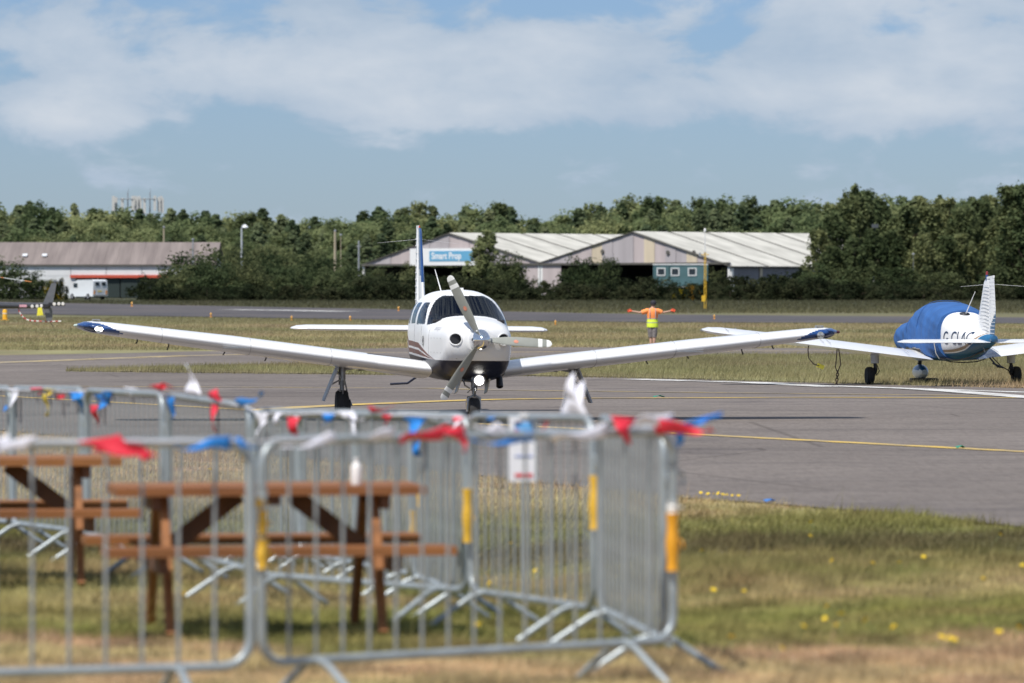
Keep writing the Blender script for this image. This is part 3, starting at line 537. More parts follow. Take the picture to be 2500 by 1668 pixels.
# ------------------------------------------------------------------ hangars
CLAD = [M('cladding_pink', (.46, .40, .40), .7, var=.1, scale=.8, stretch=(1, 1, .1)), M('cladding_grey', (.40, .37, .385), .7, var=.1, scale=.8, stretch=(1, 1, .1)), M('cladding_cream', (.56, .48, .36), .7, var=.1, scale=.8, stretch=(1, 1, .1))]
ROOF = M('fibre_cement_roof', (.44, .43, .385), .8, var=.14, scale=.5, col2=(.60, .585, .53), stretch=(1, .35, 1), detail=7)
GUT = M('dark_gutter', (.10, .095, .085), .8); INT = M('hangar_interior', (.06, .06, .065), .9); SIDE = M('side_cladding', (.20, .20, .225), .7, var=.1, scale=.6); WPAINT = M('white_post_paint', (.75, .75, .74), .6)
def hangar(name, label, O, Wd, L, er, el, rg, closed, sidewall):
    t = thing(name, label, 'hangar', O, R(45)); hd = 4.35
    n = 18; zr = lambda y: er + (rg - er) * y / (Wd / 2) if y < Wd / 2 else el + (rg - el) * (Wd - y) / (Wd / 2)
    for i in range(n):                                              # vertical cladding sheets of the gable
        y0, y1 = Wd * i / n, Wd * (i + 1) / n - .04; o_ = .04 * (i % 2); poly = [(y0, hd), (y1, hd), (y1, zr(y1))] + ([(Wd / 2, rg)] if y0 < Wd / 2 < y1 else []) + [(y0, zr(y0))]
        b = MB().prism(poly, .12, lambda u, v, w, o_=o_: (-o_ + w, u, v)); fixn(b.build('cladding_panel', CLAD[2 if i in (3, 7, 12) and sidewall else (i * 7 // 3) % 2], t, False))
    MB().box((-.1, Wd / 2, hd - .12), (.3, Wd, .26)).build('door_header', GUT, t, False)
    for y0, y1 in closed:                                           # closed sliding leaves
        k = max(1, int((y1 - y0) / 2))
        for j in range(k):
            a, c = y0 + (y1 - y0) * j / k, y0 + (y1 - y0) * (j + 1) / k - .05
            MB().box((.05 + .06 * (j % 2), (a + c) / 2, 2.1), (.08, c - a, 4.2)).build('door_leaf', CLAD[j % 2], t, False)
    for y in (.2, Wd - .2): MB().box((.15, y, 2.2), (.3, .35, 4.1)).build('corner_post', WPAINT, t, False)
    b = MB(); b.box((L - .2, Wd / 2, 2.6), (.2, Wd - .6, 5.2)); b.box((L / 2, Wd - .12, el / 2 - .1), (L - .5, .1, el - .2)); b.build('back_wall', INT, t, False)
    if sidewall:
        m = 8
        for j in range(m):
            x0, x1 = .4 + (L - .6) * j / m, .4 + (L - .6) * (j + 1) / m - .1
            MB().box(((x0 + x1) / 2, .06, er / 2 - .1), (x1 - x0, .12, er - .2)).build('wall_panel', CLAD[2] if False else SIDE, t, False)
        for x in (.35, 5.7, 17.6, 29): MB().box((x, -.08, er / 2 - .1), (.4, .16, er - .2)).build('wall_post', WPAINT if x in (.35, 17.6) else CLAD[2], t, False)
    k = int(L / 5.9)
    for sgn, e in ((0, er), (1, el)):                               # roof sheets with dark joints
        ya, yb = (-.45, Wd / 2) if not sgn else (Wd + .05, Wd / 2)
        dz = (rg - e) / (Wd / 2) * .45 if not sgn else 0
        A = lambda x, up=0: (x, ya, e - dz + up); B = lambda x, up=0: (x, yb, rg + up)
        for j in range(k):
            x0, x1 = -.25 + (L + .3) * j / k + .38, -.25 + (L + .3) * (j + 1) / k - .38
            b = MB(); V = [A(x0, .1), A(x1, .1), B(x1, .1), B(x0, .1), A(x0, .15), A(x1, .15), B(x1, .15), B(x0, .15)]
            b.add(V, [(0, 3, 2, 1), (4, 5, 6, 7), (0, 1, 5, 4), (1, 2, 6, 5), (2, 3, 7, 6), (3, 0, 4, 7)]); fixn(b.build('roof_panel', ROOF, t, False))
        b = MB(); V = [A(-.25), A(L + .05), B(L + .05), B(-.25), A(-.25, .09), A(L + .05, .09), B(L + .05, .09), B(-.25, .09)]
        b.add(V, [(0, 3, 2, 1), (4, 5, 6, 7), (0, 1, 5, 4), (1, 2, 6, 5), (2, 3, 7, 6), (3, 0, 4, 7)]); fixn(b.build('roof_deck', GUT, t, False))
    for y in (6, 10.5, 22): fixn(MB().lathe([(.28, 0), (.3, .1), (.1, .12)], (-.1, y, 5.6 if y != 22 else 5.8), (-1, 0, 0), 12).build('wall_vent', GUT, t))
    return t
def gpt(px, d): x = (px - 1250) / FPX * d; return Vector((x, d, float(ground(x, d))))
z0 = float(ground(20, 650)); OR = Vector((532 / FPX * 640, 640, z0)); UL = Vector((-.70711, .70711, 0))
h2 = hangar('hangar', 'right-hand grey hangar with a pale ribbed roof and teal cabins in front', OR, 33.3, 41, 4.7 - z0, 5.2 - z0, 9.05 - z0, [(29.6, 33.0)], True)
h1 = hangar('hangar', 'left-hand hangar with the blue and white sign on its gable', OR + UL * 33.4, 33.6, 41, 5.2 - z0, 5.0 - z0, 9.15 - z0, [(.3, 3.8)], False)
sg = thing('hangar_sign', 'long white sign board with blue panel reading Smart Prop on the left hangar', 'sign', OR + UL * 51.2 + Vector((-.707, -.707, 0)) * .3, R(45))
MB().box((0, 0, 6.1 - z0), (.12, 12.3, 2.25)).build('board', M('sign_white', (.78, .79, .80), .5, var=.04), sg, False)
MB().box((-.08, -1.7, 6.2 - z0), (.05, 8.2, 1.35)).build('blue_panel', M('sign_blue', (.13, .37, .58), .5, var=.06), sg, False)
tm = text_mesh('Smart Prop', 1.22, bold=.03); tm.materials.append(M('sign_letter', (.8, .82, .84), .5, var=.04)); to = link('lettering', tm, sg)
to.matrix_basis = Matrix(((0, 0, -1, -.12), (-1, 0, 0, -.85), (0, 1, 0, 6.2 - z0), (0, 0, 0, 1)))

# ------------------------------------------------------------------ teal site cabins
TEAL = M('teal_cabin_paint', (.075, .155, .17), .6, var=.1, scale=1); WIN = M('dark_window', (.03, .04, .05), .15, var=.2, scale=2)
def cabin(px0, px1, d, wins, label):
    a, b_ = gpt(px0, d), gpt(px1, d); w = b_.x - a.x; t = thing('site_cabin', label, 'cabin', ((a.x + b_.x) / 2, d, a.z), 0)
    zt = CAMH + 58 / FPX * d - a.z; zb = zt - 2.6
    MB().box((0, 1.4, (zt + zb) / 2), (w - .1, 2.8, 2.6)).build('body', TEAL, t, False)
    MB().box((0, 1.38, zt + .06), (w + .05, 2.9, .14)).build('roof', M('cabin_roof_white', (.72, .74, .74), .6), t, False)
    MB().box((0, 1.4, zb - .1), (w - .02, 2.7, .18)).build('skirt', M('cabin_base', (.7, .68, .62), .7), t, False)
    for q in (-1, 1): MB().box((q * (w / 2 - .06), -.02, (zt + zb) / 2), (.14, .1, 2.58)).build('corner_post', TEAL, t, False)
    MB().box((0, 1.4, zb / 2 - .1), (w - .4, 2.2, max(.1, zb - .1))).build('support', GUT, t, False)
    for wx in wins:
        x = (gpt(wx, d).x - t.location.x); f = MB()
        for q in (-1, 1): f.box((x + q * .47, -.03, zt - .85), (.12, .08, 1.0)); f.box((x, -.03, zt - .85 + q * .44), (.84, .08, .12))
        fo = f.build('window', M('window_frame_white', (.75, .76, .76), .5), t, False); MB().box((x, .0, zt - .85), (.84, .04, .78)).build('pane', WIN, fo, False)
    return t
cabin(1595, 1633, 630, [1614], 'small teal site cabin with one window, left of the pair'); cabin(1635, 1728, 629, [1648, 1690], 'wider teal site cabin with two windows, right of the pair')

# ------------------------------------------------------------------ long shed at left
BR = M('brown_corrugated_roof', (.20, .165, .155), .85, var=.22, scale=.5, col2=(.25, .21, .195), stretch=(2.5, .2, .2), detail=8); SHW = M('shed_white_wall', (.70, .71, .72), .7, var=.06, scale=.6); RED = M('red_band', (.55, .09, .05), .6); DG = M('dark_green_door', (.022, .035, .032), .6)
d = 600; sx0, sx1 = gpt(-260, d).x, gpt(520, d).x; zb = gpt(200, d).z
ze = CAMH + 58 / FPX * d - zb; zrg = CAMH + 111 / FPX * (d + 9) - zb
sh = thing('long_shed', 'long low shed with brown corrugated roof, white wall and red band', 'building', ((sx0 + sx1) / 2, d, zb))
w2 = (sx1 - sx0) / 2; band = CAMH + 31 / FPX * d - zb
n = 9
for j in range(n):
    a, c = -w2 + 2 * w2 * j / n, -w2 + 2 * w2 * (j + 1) / n - .06; MB().box(((a + c) / 2, .1, (ze + band) / 2), (c - a, .2, ze - band)).build('wall_panel', SHW, sh, False)
x0, x1 = gpt(184, d).x - sh.location.x, gpt(405, d).x - sh.location.x
MB().box(((x0 + x1) / 2, -.06, band - .05), (x1 - x0 + 1.2, .3, .34)).build('red_band', RED, sh, False)
for j in range(4):
    a, c = x0 + (x1 - x0) * j / 4, x0 + (x1 - x0) * (j + 1) / 4 - .12; MB().box(((a + c) / 2, .15 + .06 * (j % 2), band / 2 - .05), (c - a, .1, band - .2)).build('door_leaf', DG, sh, False)
MB().box(((-w2 + x0) / 2, .12, band / 2), (x0 + w2, .2, band - .02)).build('lower_wall', SHW, sh, False); MB().box(((w2 + x1) / 2, .12, band / 2), (w2 - x1, .2, band - .02)).build('lower_wall', SHW, sh, False)
for sgn in (0, 1):
    ya, yb = (-.12, 9) if not sgn else (18.5, 9); V = [(-w2 - .4, ya, ze - .05), (w2 + .4, ya, ze - .05), (w2 + .4, yb, zrg), (-w2 - .4, yb, zrg)]
    b = MB(); m = 26; P = []
    for i in range(m):
        q0, q1 = i / m, (i + 1) / m - .0004; A0 = Vector(V[0]).lerp(Vector(V[1]), q0); A1 = Vector(V[0]).lerp(Vector(V[1]), q1); B0 = Vector(V[3]).lerp(Vector(V[2]), q0); B1 = Vector(V[3]).lerp(Vector(V[2]), q1); u = Vector((0, 0, .12 + .004 * (i % 2)))
        b2 = MB().add([A0, A1, B1, B0, A0 + u, A1 + u, B1 + u, B0 + u], [(0, 3, 2, 1), (4, 5, 6, 7), (0, 1, 5, 4), (1, 2, 6, 5), (2, 3, 7, 6), (3, 0, 4, 7)]); fixn(b2.build('roof_sheet', BR, sh, False))
MB().box((0, -.2, ze - .06), (2 * w2 + .8, .12, .12)).build('gutter', GUT, sh, False)
MB().box((0, 18, ze / 2), (2 * w2, .2, ze)).build('back_wall', SHW, sh, False)
for s in (-1, 1):
    b = MB().prism([(0.25, 0), (17.9, 0), (17.9, ze - .05), (9, zrg - .08), (.25, ze - .05)], .2, lambda u, v, w, s=s: (s * (w2 - .1) + w - .1, u, v)); fixn(b.build('gable_wall', SHW, sh, False))
for px, py in ((55, 629), (103, 629)): x = gpt(px, d).x - sh.location.x; yy = 3.0; MB().box((x, yy, ze + (zrg - ze) * (yy + .5) / 9.5 + .2), (.55, .9, .12), Matrix.Rotation(.26, 3, 'X')).build('skylight', M('skylight_white', (.75, .78, .8), .4), sh, False)

# ------------------------------------------------------------------ white van
vx = gpt(214, 556); van = thing('white_van', 'white panel van parked by the dark shed door, seen from behind', 'van', (vx.x, 556, vx.z), R(129))
VW = M('van_white', (.74, .77, .80), .3, var=.04, coat=.4); BLK = M('rubber_black', (.018, .018, .02), .8)
prof = [(-2.4, .35), (2.15, .35), (2.42, .5), (2.42, .95), (2.25, 1.12), (1.75, 1.22), (1.15, 1.95), (.75, 2.14), (-2.2, 2.18), (-2.42, 2.05), (-2.45, .6)]
rings = []
for y, s in ((-.97, .94), (-.98, .99), (-.85, 1.0), (.85, 1.0), (.98, .99), (.97, .94)): rings.append([(x, y * (1 if z < 1.2 else 1 - .1 * (z - 1.2)), .35 + (z - .35) * (s if abs(y) < .9 else s)) for x, z in prof])
fixn(MB().loft(rings).build('body', VW, van, True, 25))
for sx in (-1.5, 1.55):
    for sy in (-1, 1):
        w = fixn(MB().lathe([(.2, -.1), (.33, -.1), (.34, 0), (.33, .1), (.2, .1)], (sx, sy * .9, .33), (0, 1, 0), 18).build('wheel', BLK, van)); fixn(MB().lathe([(.02, -.02), (.2, 0), (.19, .04)], (sx, sy * (.98 if sy > 0 else 1.0), .33), (0, sy, 0), 14).build('rim', M('rim_grey', (.4, .4, .42), .4, .6), w))
MB().box((1.45, 0, 1.62), (.03, 1.55, .62), Matrix.Rotation(-.68, 3, 'Y')).build('windscreen', WIN, van, False)
for sy in (-1, 1):
    MB().box((.95, sy * .955, 1.55), (.75, .02, .48)).build('side_window', WIN, van, False); MB().box((-2.46, sy * .78, .8), (.03, .16, .42)).build('tail_lamp', M('tail_lamp_amber', (.7, .28, .05), .3), van, False)
    MB().box((-2.475, sy * .42, 1.72), (.02, .5, .36)).build('rear_window', WIN, van, False)
MB().box((-2.5, 0, .48), (.12, 1.8, .16)).build('bumper', M('bumper_grey', (.3, .31, .32), .6), van, False)
MB().box((-2.48, .1, .92), (.02, .52, .12)).build('number_plate', M('plate_yellow', (.8, .6, .08), .5), van, False)

# ------------------------------------------------------------------ poles, masts, runway lights
GREYM = M('grey_steel', (.36, .38, .40), .5, .4); WOODP = M('pale_timber_pole', (.36, .31, .22), .8, var=.2, scale=8)
def pole(px, ytop, d, r, mat, label, cat='pole', name='pole', extra=None):
    p = gpt(px, d); h = CAMH - (ytop - YH) / FPX * d - p.z; t = thing(name, label, cat, p)
    MB().tube([(0, 0, -.2), (0, 0, h * .5), (0, 0, h)], [r, r * .9, r * .75], 8).build('shaft', mat, t)
    if extra: extra(t, h)
    return t
def cap(t, h): fixn(MB().lathe([(.02, .05), (.16, 0), (.16, .12), (.02, .2)], (0, 0, h), n=8).build('cap', GREYM, t))
def lamp(t, h):
    MB().tube([(0, 0, h - .1), (.1, 0, h + .25), (.4, 0, h + .35)], .07, 8).build('arm', GREYM, t); fixn(MB().lathe([(.05, .22), (.30, .05), (.36, -.1), (.28, -.2), (.05, -.26)], (.42, -.1, h + .12), n=14).build('lamp_head', M('lamp_white', (.75, .77, .8), .4), t))
pole(400, 556, 640, .14, WOODP, 'bare timber pole above the shed roof', extra=cap); pole(471, 586, 590, .10, GREYM, 'grey pole at the right end of the shed roof', extra=cap)
pole(590, 556, 590, .14, M('galvanised_pole', (.5, .53, .54), .5, .3), 'street lamp standing in the scrub left of the aeroplane fin', 'street lamp', 'street_lamp', lamp)
pole(818, 565, 600, .19, WOODP, 'pale timber pole in the scrub left of the hangars', extra=cap); pole(832, 575, 602, .06, WOODP, 'thin pole beside the pale timber pole', extra=cap)
def dish(t, h): fixn(MB().lathe([(.02, -.12), (.3, -.02), (.42, .12), (.4, .14), (.02, -.06)], (.25, -.2, h * .35), (.5, -.8, .2), 14).build('dish', WPAINT, t)); MB().tube([(-.25, 0, h * .9), (.25, 0, h * .9)], .04).build('crossarm', GREYM, t)
pole(876, 588, 600, .13, GREYM, 'grey pole with a dish at the left corner of the left hangar', extra=dish)
def floods(t, h): MB().box((0, -.1, h), (.7, .3, .4)).build('lamp_head', M('lamp_dark', (.08, .09, .1), .5), t)
pole(2136, 552, 548, .04, M('dark_pole', (.07, .075, .08), .6), 'thin dark lamp post against the tall trees', 'lamp post', 'lamp_post', floods); pole(2230, 622, 546, .03, GREYM, 'short white pole against the tall trees', extra=cap); pole(2133, 680, 545, .07, WPAINT, 'low white marker post in the hedge at right', 'post', 'marker_post', extra=cap)
def telecom(px, label):
    d = 930; p = gpt(px, d); h = CAMH - (470 - YH) / FPX * d - p.z; t = thing('telecom_mast', label, 'mast', p)
    MB().tube([(0, 0, 0), (0, 0, h)], [.3, .10], 8).build('shaft', GREYM, t); MB().tube([(-2.3, 0, 0), (-2.3, 0, h - 3.2)], .12).build('second_shaft', GREYM, t)
    hb = MB(); ring = [(1.9 * math.cos(a), 1.9 * math.sin(a)) for a in [k * math.pi / 3 for k in range(6)]]
    for z in (h - 3.9, h - 1.2):
        for k in range(6): hb.tube([(*ring[k], z), (*ring[(k + 1) % 6], z)], .06, 6); hb.tube([(0, 0, z), (*ring[k], z)], .05, 6)
    hb.build('head_frame', GREYM, t)
    for k, (x, y) in enumerate([(-2.6, -.3), (-2.2, .6), (-.9, -1.2), (1.0, -1.4), (1.7, -.8), (2.3, -.4), (2.0, .9)]): MB().box((x, y, h - 2.0 - .2 * (k % 3)), (.5, .25, 2.7)).build('panel_antenna', M('antenna_white', (.52, .52, .50), .6, var=.08), t, False)
    MB().tube([(.1, 0, h), (.1, 0, h + .7)], .04).build('lightning_rod', GREYM, t); fixn(MB().lathe([(.02, -.2), (.45, 0), (.45, .1), (.02, .15)], (.7, -.8, h - 4.6), (0, -1, 0), 12).build('dish', WPAINT, t))
telecom(312, 'left telecom mast head with panel antennas above the wood'); telecom(366, 'right telecom mast head with panel antennas above the wood')
p = gpt(1721, 420); hy = CAMH + (705 - 616) / FPX * 420 - p.z; ht = CAMH + (705 - 566) / FPX * 420 - p.z
t = thing('yellow_mast', 'slim yellow weather mast on the far verge in front of the hangar', 'mast', p); YM = M('mast_yellow', (.68, .42, .03), .5, var=.08)
b = MB()
for k in range(3): a = k * 2.094; b.tube([(math.cos(a) * .11, math.sin(a) * .11, 0), (math.cos(a) * .07, math.sin(a) * .07, hy)], .03, 6)
for k in range(14): z = hy * k / 14; a = k * 2.094; b.tube([(math.cos(a) * .1, math.sin(a) * .1, z), (math.cos(a + 2.09) * .1, math.sin(a + 2.09) * .1, z + hy / 14)], .02, 5)
b.build('lattice', YM, t); MB().tube([(0, 0, hy - .3), (0, 0, ht)], [.045, .03], 8).build('top_pole', M('mast_white', (.72, .73, .74), .5), t)
MB().box((-.12, 0, .9), (.3, .25, .5)).build('control_box', YM, t, False); MB().tube([(-.35, 0, hy - .2), (.35, 0, hy - .2)], .035).build('crossarm', YM, t); MB().box((-.4, 0, hy - .2), (.16, .14, .3)).build('sensor', GREYM, t, False); fixn(MB().lathe([(.01, .3), (.1, .2), (.1, 0), (.01, -.05)], (0, 0, ht), n=8).build('wind_sensor', WPAINT, t))
OR_ = M('marker_orange', (.75, .32, .04), .5)
for px, py, lab in [(322, 749, 'left of all'), (515, 775, 'third from left'), (712, 783, 'just right of the faint runway marking'), (855, 783, 'left of the aeroplane tailplane'), (973, 760, 'behind the aeroplane fin'), (1356, 794, 'left of the marshaller'), (1744, 780, 'below the yellow mast')]:
    x, d = pix2g(px, py); d = float(d); p = gpt(px, d); s = 11 / FPX * d / .4; t = thing('runway_light', 'small orange runway light, ' + lab, 'runway light', p); t.scale = (s, s, s)
    fixn(MB().lathe([(.13, -.02), (.12, .05), (.05, .07), (.05, .2)], n=10).build('base', OR_, t)); fixn(MB().lathe([(.06, .2), (.085, .24), (.08, .36), (.03, .42)], n=10).build('lens', M('lens_amber', (.8, .42, .1), .2), t))
# ------------------------------------------------------------------ aeroplane building blocks
PW = M('aircraft_white', (.78, .79, .80), .34, var=.07, scale=1.7, detail=9, col2=(.80, .81, .82), coat=.5); NAVY = M('aircraft_navy', (.010, .013, .030), .22, var=.2, coat=.7); MAROON = M('aircraft_maroon', (.16, .060, .050), .3, var=.08, coat=.5)
BLUE = M('aircraft_blue', (.010, .055, .20), .25, var=.15, coat=.7); TEALB = M('aircraft_teal_blue', (.016, .095, .21), .3, var=.12, coat=.5); GOLD = M('aircraft_gold', (.34, .25, .17), .4, var=.1, coat=.3)
CHROME = M('polished_metal', (.75, .76, .78), .07, 1., var=.04); STEEL = M('gear_steel', (.35, .36, .37), .4, .6, var=.2, scale=20); DARKM = M('dark_metal', (.035, .035, .04), .5, .3, var=.2); RUB = M('tyre_rubber', (.022, .022, .023), .85, var=.2, scale=30)
GLS = glass('tinted_glass', (.40, .43, .47)); LENS = glass('clear_lens', (.85, .9, .95)); LINER = M('cabin_lining', (.05, .045, .042), .9, var=.2); SEATM = M('seat_leather', (.10, .085, .075), .7, var=.2, scale=8); GREYB = M('prop_grey', (.26, .27, .245), .5, var=.06, scale=8)
TIPW = M('prop_white', (.75, .76, .74), .5, var=.05); DOT = M('decal_orange', (.60, .24, .16), .5, var=.2, scale=60)
def sect(p, n):
    y, zt, zb, hw, zc, nt, nb = p; out = []
    for k in range(n):
        a = 2 * math.pi * k / n; c, s = math.cos(a), math.sin(a); e = nt if s >= 0 else nb
        x = hw * math.copysign(abs(c) ** (2 / e), c); z = zc + ((zt - zc) if s >= 0 else (zc - zb)) * math.copysign(abs(s) ** (2 / e), s); out.append((x, y, z))
    return out
def orient(o, c=(0, .6, 1.2)):
    me = o.data; c = Vector(c); s = sum((p.center - c).dot(p.normal) for p in me.polygons)
    if s < 0: me.flip_normals()
    return o
class Fus:
    def __init__(s, tab, ys, w=9, n=160):
        t = smooth_tab(tab, 600, w); s.P = [[float(y)] + [float(np.interp(y, t[:, 0], t[:, i])) for i in range(1, t.shape[1])] for y in ys]; s.t = t; s.n = n
    def at(s, y): return [y] + [float(np.interp(y, s.t[:, 0], s.t[:, i])) for i in range(1, s.t.shape[1])]
    def hw(s, y, z):
        _, zt, zb, hw, zc, nt, nb = s.at(y); q, e = ((z - zc) / (zt - zc), nt) if z >= zc else ((zc - z) / (zc - zb), nb); q = min(1, max(0, q)); return hw * (1 - q ** e) ** (1 / e)
    def rings(s, off=0): 
        R_ = []
        for p in s.P:
            q = list(p); q[1] += off; q[2] -= off; q[3] += off; R_.append(sect(q, s.n))
        return R_
def naca(t=.15, n=30, m=.02, pc=.4):
    X = [.5 * (1 - math.cos(math.pi * i / n)) for i in range(n + 1)]; th = lambda x: 5 * t * (.2969 * math.sqrt(x) - .126 * x - .3516 * x * x + .2843 * x ** 3 - .1036 * x ** 4)
    cb = lambda x: m / pc ** 2 * (2 * pc * x - x * x) if x < pc else m / (1 - pc) ** 2 * (1 - 2 * pc + 2 * pc * x - x * x)
    return [(x, cb(x) + th(x)) for x in reversed(X)] + [(x, cb(x) - th(x)) for x in X[1:-1]]
def wing(sta, side, name, mats, parent, fm=None, inc=2., t=.15, nsub=10, cut=None):
    af = naca(t); rings = []; S = []
    for i in range(len(sta) - 1):
        for k in range(nsub): q = k / nsub; S.append([a + (b - a) * q for a, b in zip(sta[i], sta[i + 1])])
    S.append(sta[-1])
    for x, yl, c, z, ts in S:
        ring = []
        for u, v in af: yy, zz = u * c, v * c * ts; ci, si = math.cos(R(inc)), math.sin(R(inc)); ring.append((side * x, yl + yy * ci + zz * si, z + zz * ci - (yy - .3 * c) * si))
        rings.append(ring)
    return fixn(MB().loft(rings, True, 0, fm).build(name, mats, parent, True, 30))
def wheel(parent, c, r, w, name='wheel', rim=STEEL):
    c = Vector(c); o = fixn(MB().lathe([(r * .55, -w * .5), (r * .86, -w * .52), (r * .97, -w * .36), (r, -w * .12), (r * .985, -w * .1), (r, -w * .06), (r, w * .06), (r * .985, w * .1), (r, w * .12), (r * .97, w * .36), (r * .86, w * .52), (r * .55, w * .5)], c, (1, 0, 0), 28).build(name, RUB, parent))
    fixn(MB().lathe([(.02, -w * .45), (r * .3, -w * .45), (r * .56, -w * .5), (r * .56, w * .5), (r * .3, w * .45), (.02, w * .45)], c, (1, 0, 0), 20).build('hub', rim, o)); return o
def surface_text(body, size, F, side, y0, z0, mat, parent, yscale=1.):
    me = text_mesh(body, size, 'registration'); me.materials.append(mat)
    import bmesh
    bm = bmesh.new(); bm.from_mesh(me); bmesh.ops.triangulate(bm, faces=bm.faces)
    for _ in range(4): bmesh.ops.subdivide_edges(bm, edges=[e for e in bm.edges if e.calc_length() > .05], cuts=1); bmesh.ops.triangulate(bm, faces=bm.faces)
    bm.to_mesh(me); bm.free()
    for v in me.vertices:
        y = y0 + v.co.x * yscale * side; z = z0 + v.co.y; v.co = (side * (F.hw(y, z) + .008), y, z)
    return fixn_flat(link('lettering', me, parent))
def fixn_flat(o): return o
def disc_decal(F, side, y0, z0, r, mats, parent, name, off=.006):
    b = MB()
    for k, (r0, r1) in enumerate(((0, .45), (.45, .62), (.62, .86), (.86, 1))):
        n = 28; V = []
        for rr in (r0, r1):
            for i in range(n): a = 2 * math.pi * i / n; y, z = y0 + r * rr * math.cos(a), z0 + r * rr * math.sin(a); V.append((side * (F.hw(y, z) + off), y, z))
        b.add(V, [(i, (i + 1) % n, n + (i + 1) % n, n + i) for i in range(n)], k % 2)
    return b.build(name, mats, parent, False)
def whip(parent, a, b, r, name='antenna'): return MB().tube([a, Vector(a).lerp(Vector(b), .5), b], [r, r * .8, r * .5], 6).build(name, PW, parent)

def livery(name, fn):
    """glossy paint scheme: fn(nodes helper, y, z) -> list of (mask, colour) over white"""
    m = PW.copy(); m.name = name; nt = m.node_tree; N = nt.nodes.new; L = nt.links.new; b = nt.nodes['Principled BSDF']
    tc = N('ShaderNodeTexCoord'); sp = N('ShaderNodeSeparateXYZ'); L(tc.outputs['Object'], sp.inputs[0]); src = b.inputs['Base Color'].links[0].from_socket
    def op(o, a, c, clamp=False):
        q = N('ShaderNodeMath'); q.operation = o; q.use_clamp = clamp
        for i, v in enumerate((a, c)):
            if isinstance(v, (int, float)): q.inputs[i].default_value = v
            else: L(v, q.inputs[i])
        return q.outputs[0]
    for mask, col in fn(op, sp.outputs[1], sp.outputs[2], N, L):
        mx = N('ShaderNodeMix'); mx.data_type = 'RGBA'; L(mask, mx.inputs[0]); L(src, mx.inputs[6]); mx.inputs[7].default_value = (*col, 1); src = mx.outputs[2]
    b.inputs['Coat Weight'].default_value = .05; b.inputs['Specular IOR Level'].default_value = .3; L(src, b.inputs['Base Color']); return m
def paint1_mat():
    def fn(op, y, z, N, L):
        k = op('DIVIDE', op('ADD', y, 1.4), 2.2, True); base = op('ADD', op('ADD', op('MULTIPLY', k, .05), .895), op('MULTIPLY', op('MAXIMUM', op('SUBTRACT', y, 1.2), 0), .10)); s = op('DIVIDE', op('ADD', y, 1.35), 1.2, True); q = op('SUBTRACT', z, base)
        band = lambda a, c: op('MULTIPLY', op('GREATER_THAN', q, op('MULTIPLY', s, a)), op('LESS_THAN', q, op('MULTIPLY', s, c)))
        return [(band(.03, .095), (.16, .060, .050)), (band(.125, .20), (.16, .060, .050)), (op('LESS_THAN', q, 0), (.010, .013, .030))]
    return livery('livery_navy_maroon', fn)
def paint2_mat():
    def fn(op, y, z, N, L):
        mr = N('ShaderNodeMapRange'); mr.inputs[1].default_value = 1; mr.inputs[2].default_value = 5; L(y, mr.inputs[0]); fc = N('ShaderNodeFloatCurve'); L(mr.outputs[0], fc.inputs['Value']); cv = fc.mapping.curves[0]
        P = [(1, .70), (1.6, .70), (2.2, .71), (2.6, .745), (3.0, .81), (3.35, .91), (3.65, 1.01), (3.9, 1.12), (5, 1.3)]
        while len(cv.points) < len(P): cv.points.new(.5, .5)
        for pt, (a, v) in zip(cv.points, P): pt.location = ((a - 1) / 4, v / 2)
        fc.mapping.update(); q = op('SUBTRACT', z, op('MULTIPLY', fc.outputs[0], 2)); gold = op('MULTIPLY', op('GREATER_THAN', q, .022), op('LESS_THAN', q, .075))
        return [(gold, (.34, .25, .17)), (op('LESS_THAN', q, 0), (.020, .125, .27))]
    m = livery('livery_teal_gold', fn); b = m.node_tree.nodes['Principled BSDF']; b.inputs['Coat Weight'].default_value = .08; b.inputs['Roughness'].default_value = .5; b.inputs['Specular IOR Level'].default_value = .25; return m
# ------------------------------------------------------------------ the taxiing aeroplane
AP = thing('aeroplane', 'white low-wing single-engine aeroplane taxiing towards the camera with lights on', 'aeroplane', (-.745, 73.4, 0), 0)
AP.rotation_euler = (0, R(.55), R(7.4))
FT = [(-2.25, 1.34, 1.03, .17, 1.19, 2.0, 2.0), (-2.215, 1.385, .97, .33, 1.19, 2.05, 2.1), (-2.16, 1.42, .90, .415, 1.185, 2.2, 2.4), (-2.07, 1.44, .84, .455, 1.18, 2.4, 2.9), (-1.9, 1.455, .75, .485, 1.17, 2.5, 3.2), (-1.6, 1.475, .64, .515, 1.16, 2.6, 3.4),
      (-1.2, 1.495, .595, .555, 1.16, 2.7, 3.6), (-1.0, 1.505, .585, .58, 1.17, 2.7, 3.6), (-.93, 1.53, .585, .59, 1.18, 2.65, 3.6), (-.32, 1.815, .585, .625, 1.22, 2.55, 3.6), (-.1, 1.86, .585, .63, 1.23, 2.6, 3.6), (.4, 1.885, .585, .635, 1.23, 2.7, 3.6),
      (1.2, 1.875, .60, .62, 1.22, 2.7, 3.4), (2.0, 1.79, .66, .55, 1.20, 2.5, 3.0), (3.0, 1.62, .76, .41, 1.18, 2.3, 2.6), (4.2, 1.46, .90, .25, 1.18, 2.1, 2.2), (5.4, 1.37, 1.06, .12, 1.22, 2.0, 2.0), (6.0, 1.33, 1.15, .04, 1.25, 2.0, 2.0)]
F1 = Fus(FT, np.concatenate([np.linspace(-2.25, -1.98, 46), np.linspace(-1.97, -1.0, 34), np.linspace(-.985, -.1, 56), np.linspace(-.08, 1.9, 70), np.linspace(1.95, 6.0, 50)]), 7, 200)
def w_screen(c): return c.z > 1.485 - .115 * (c.x / .6) ** 2 and -.97 < c.y < -.70 + .50 * (c.z - 1.38) / .42 - .03 and c.z < 1.80 and not (abs(c.x) < .008)
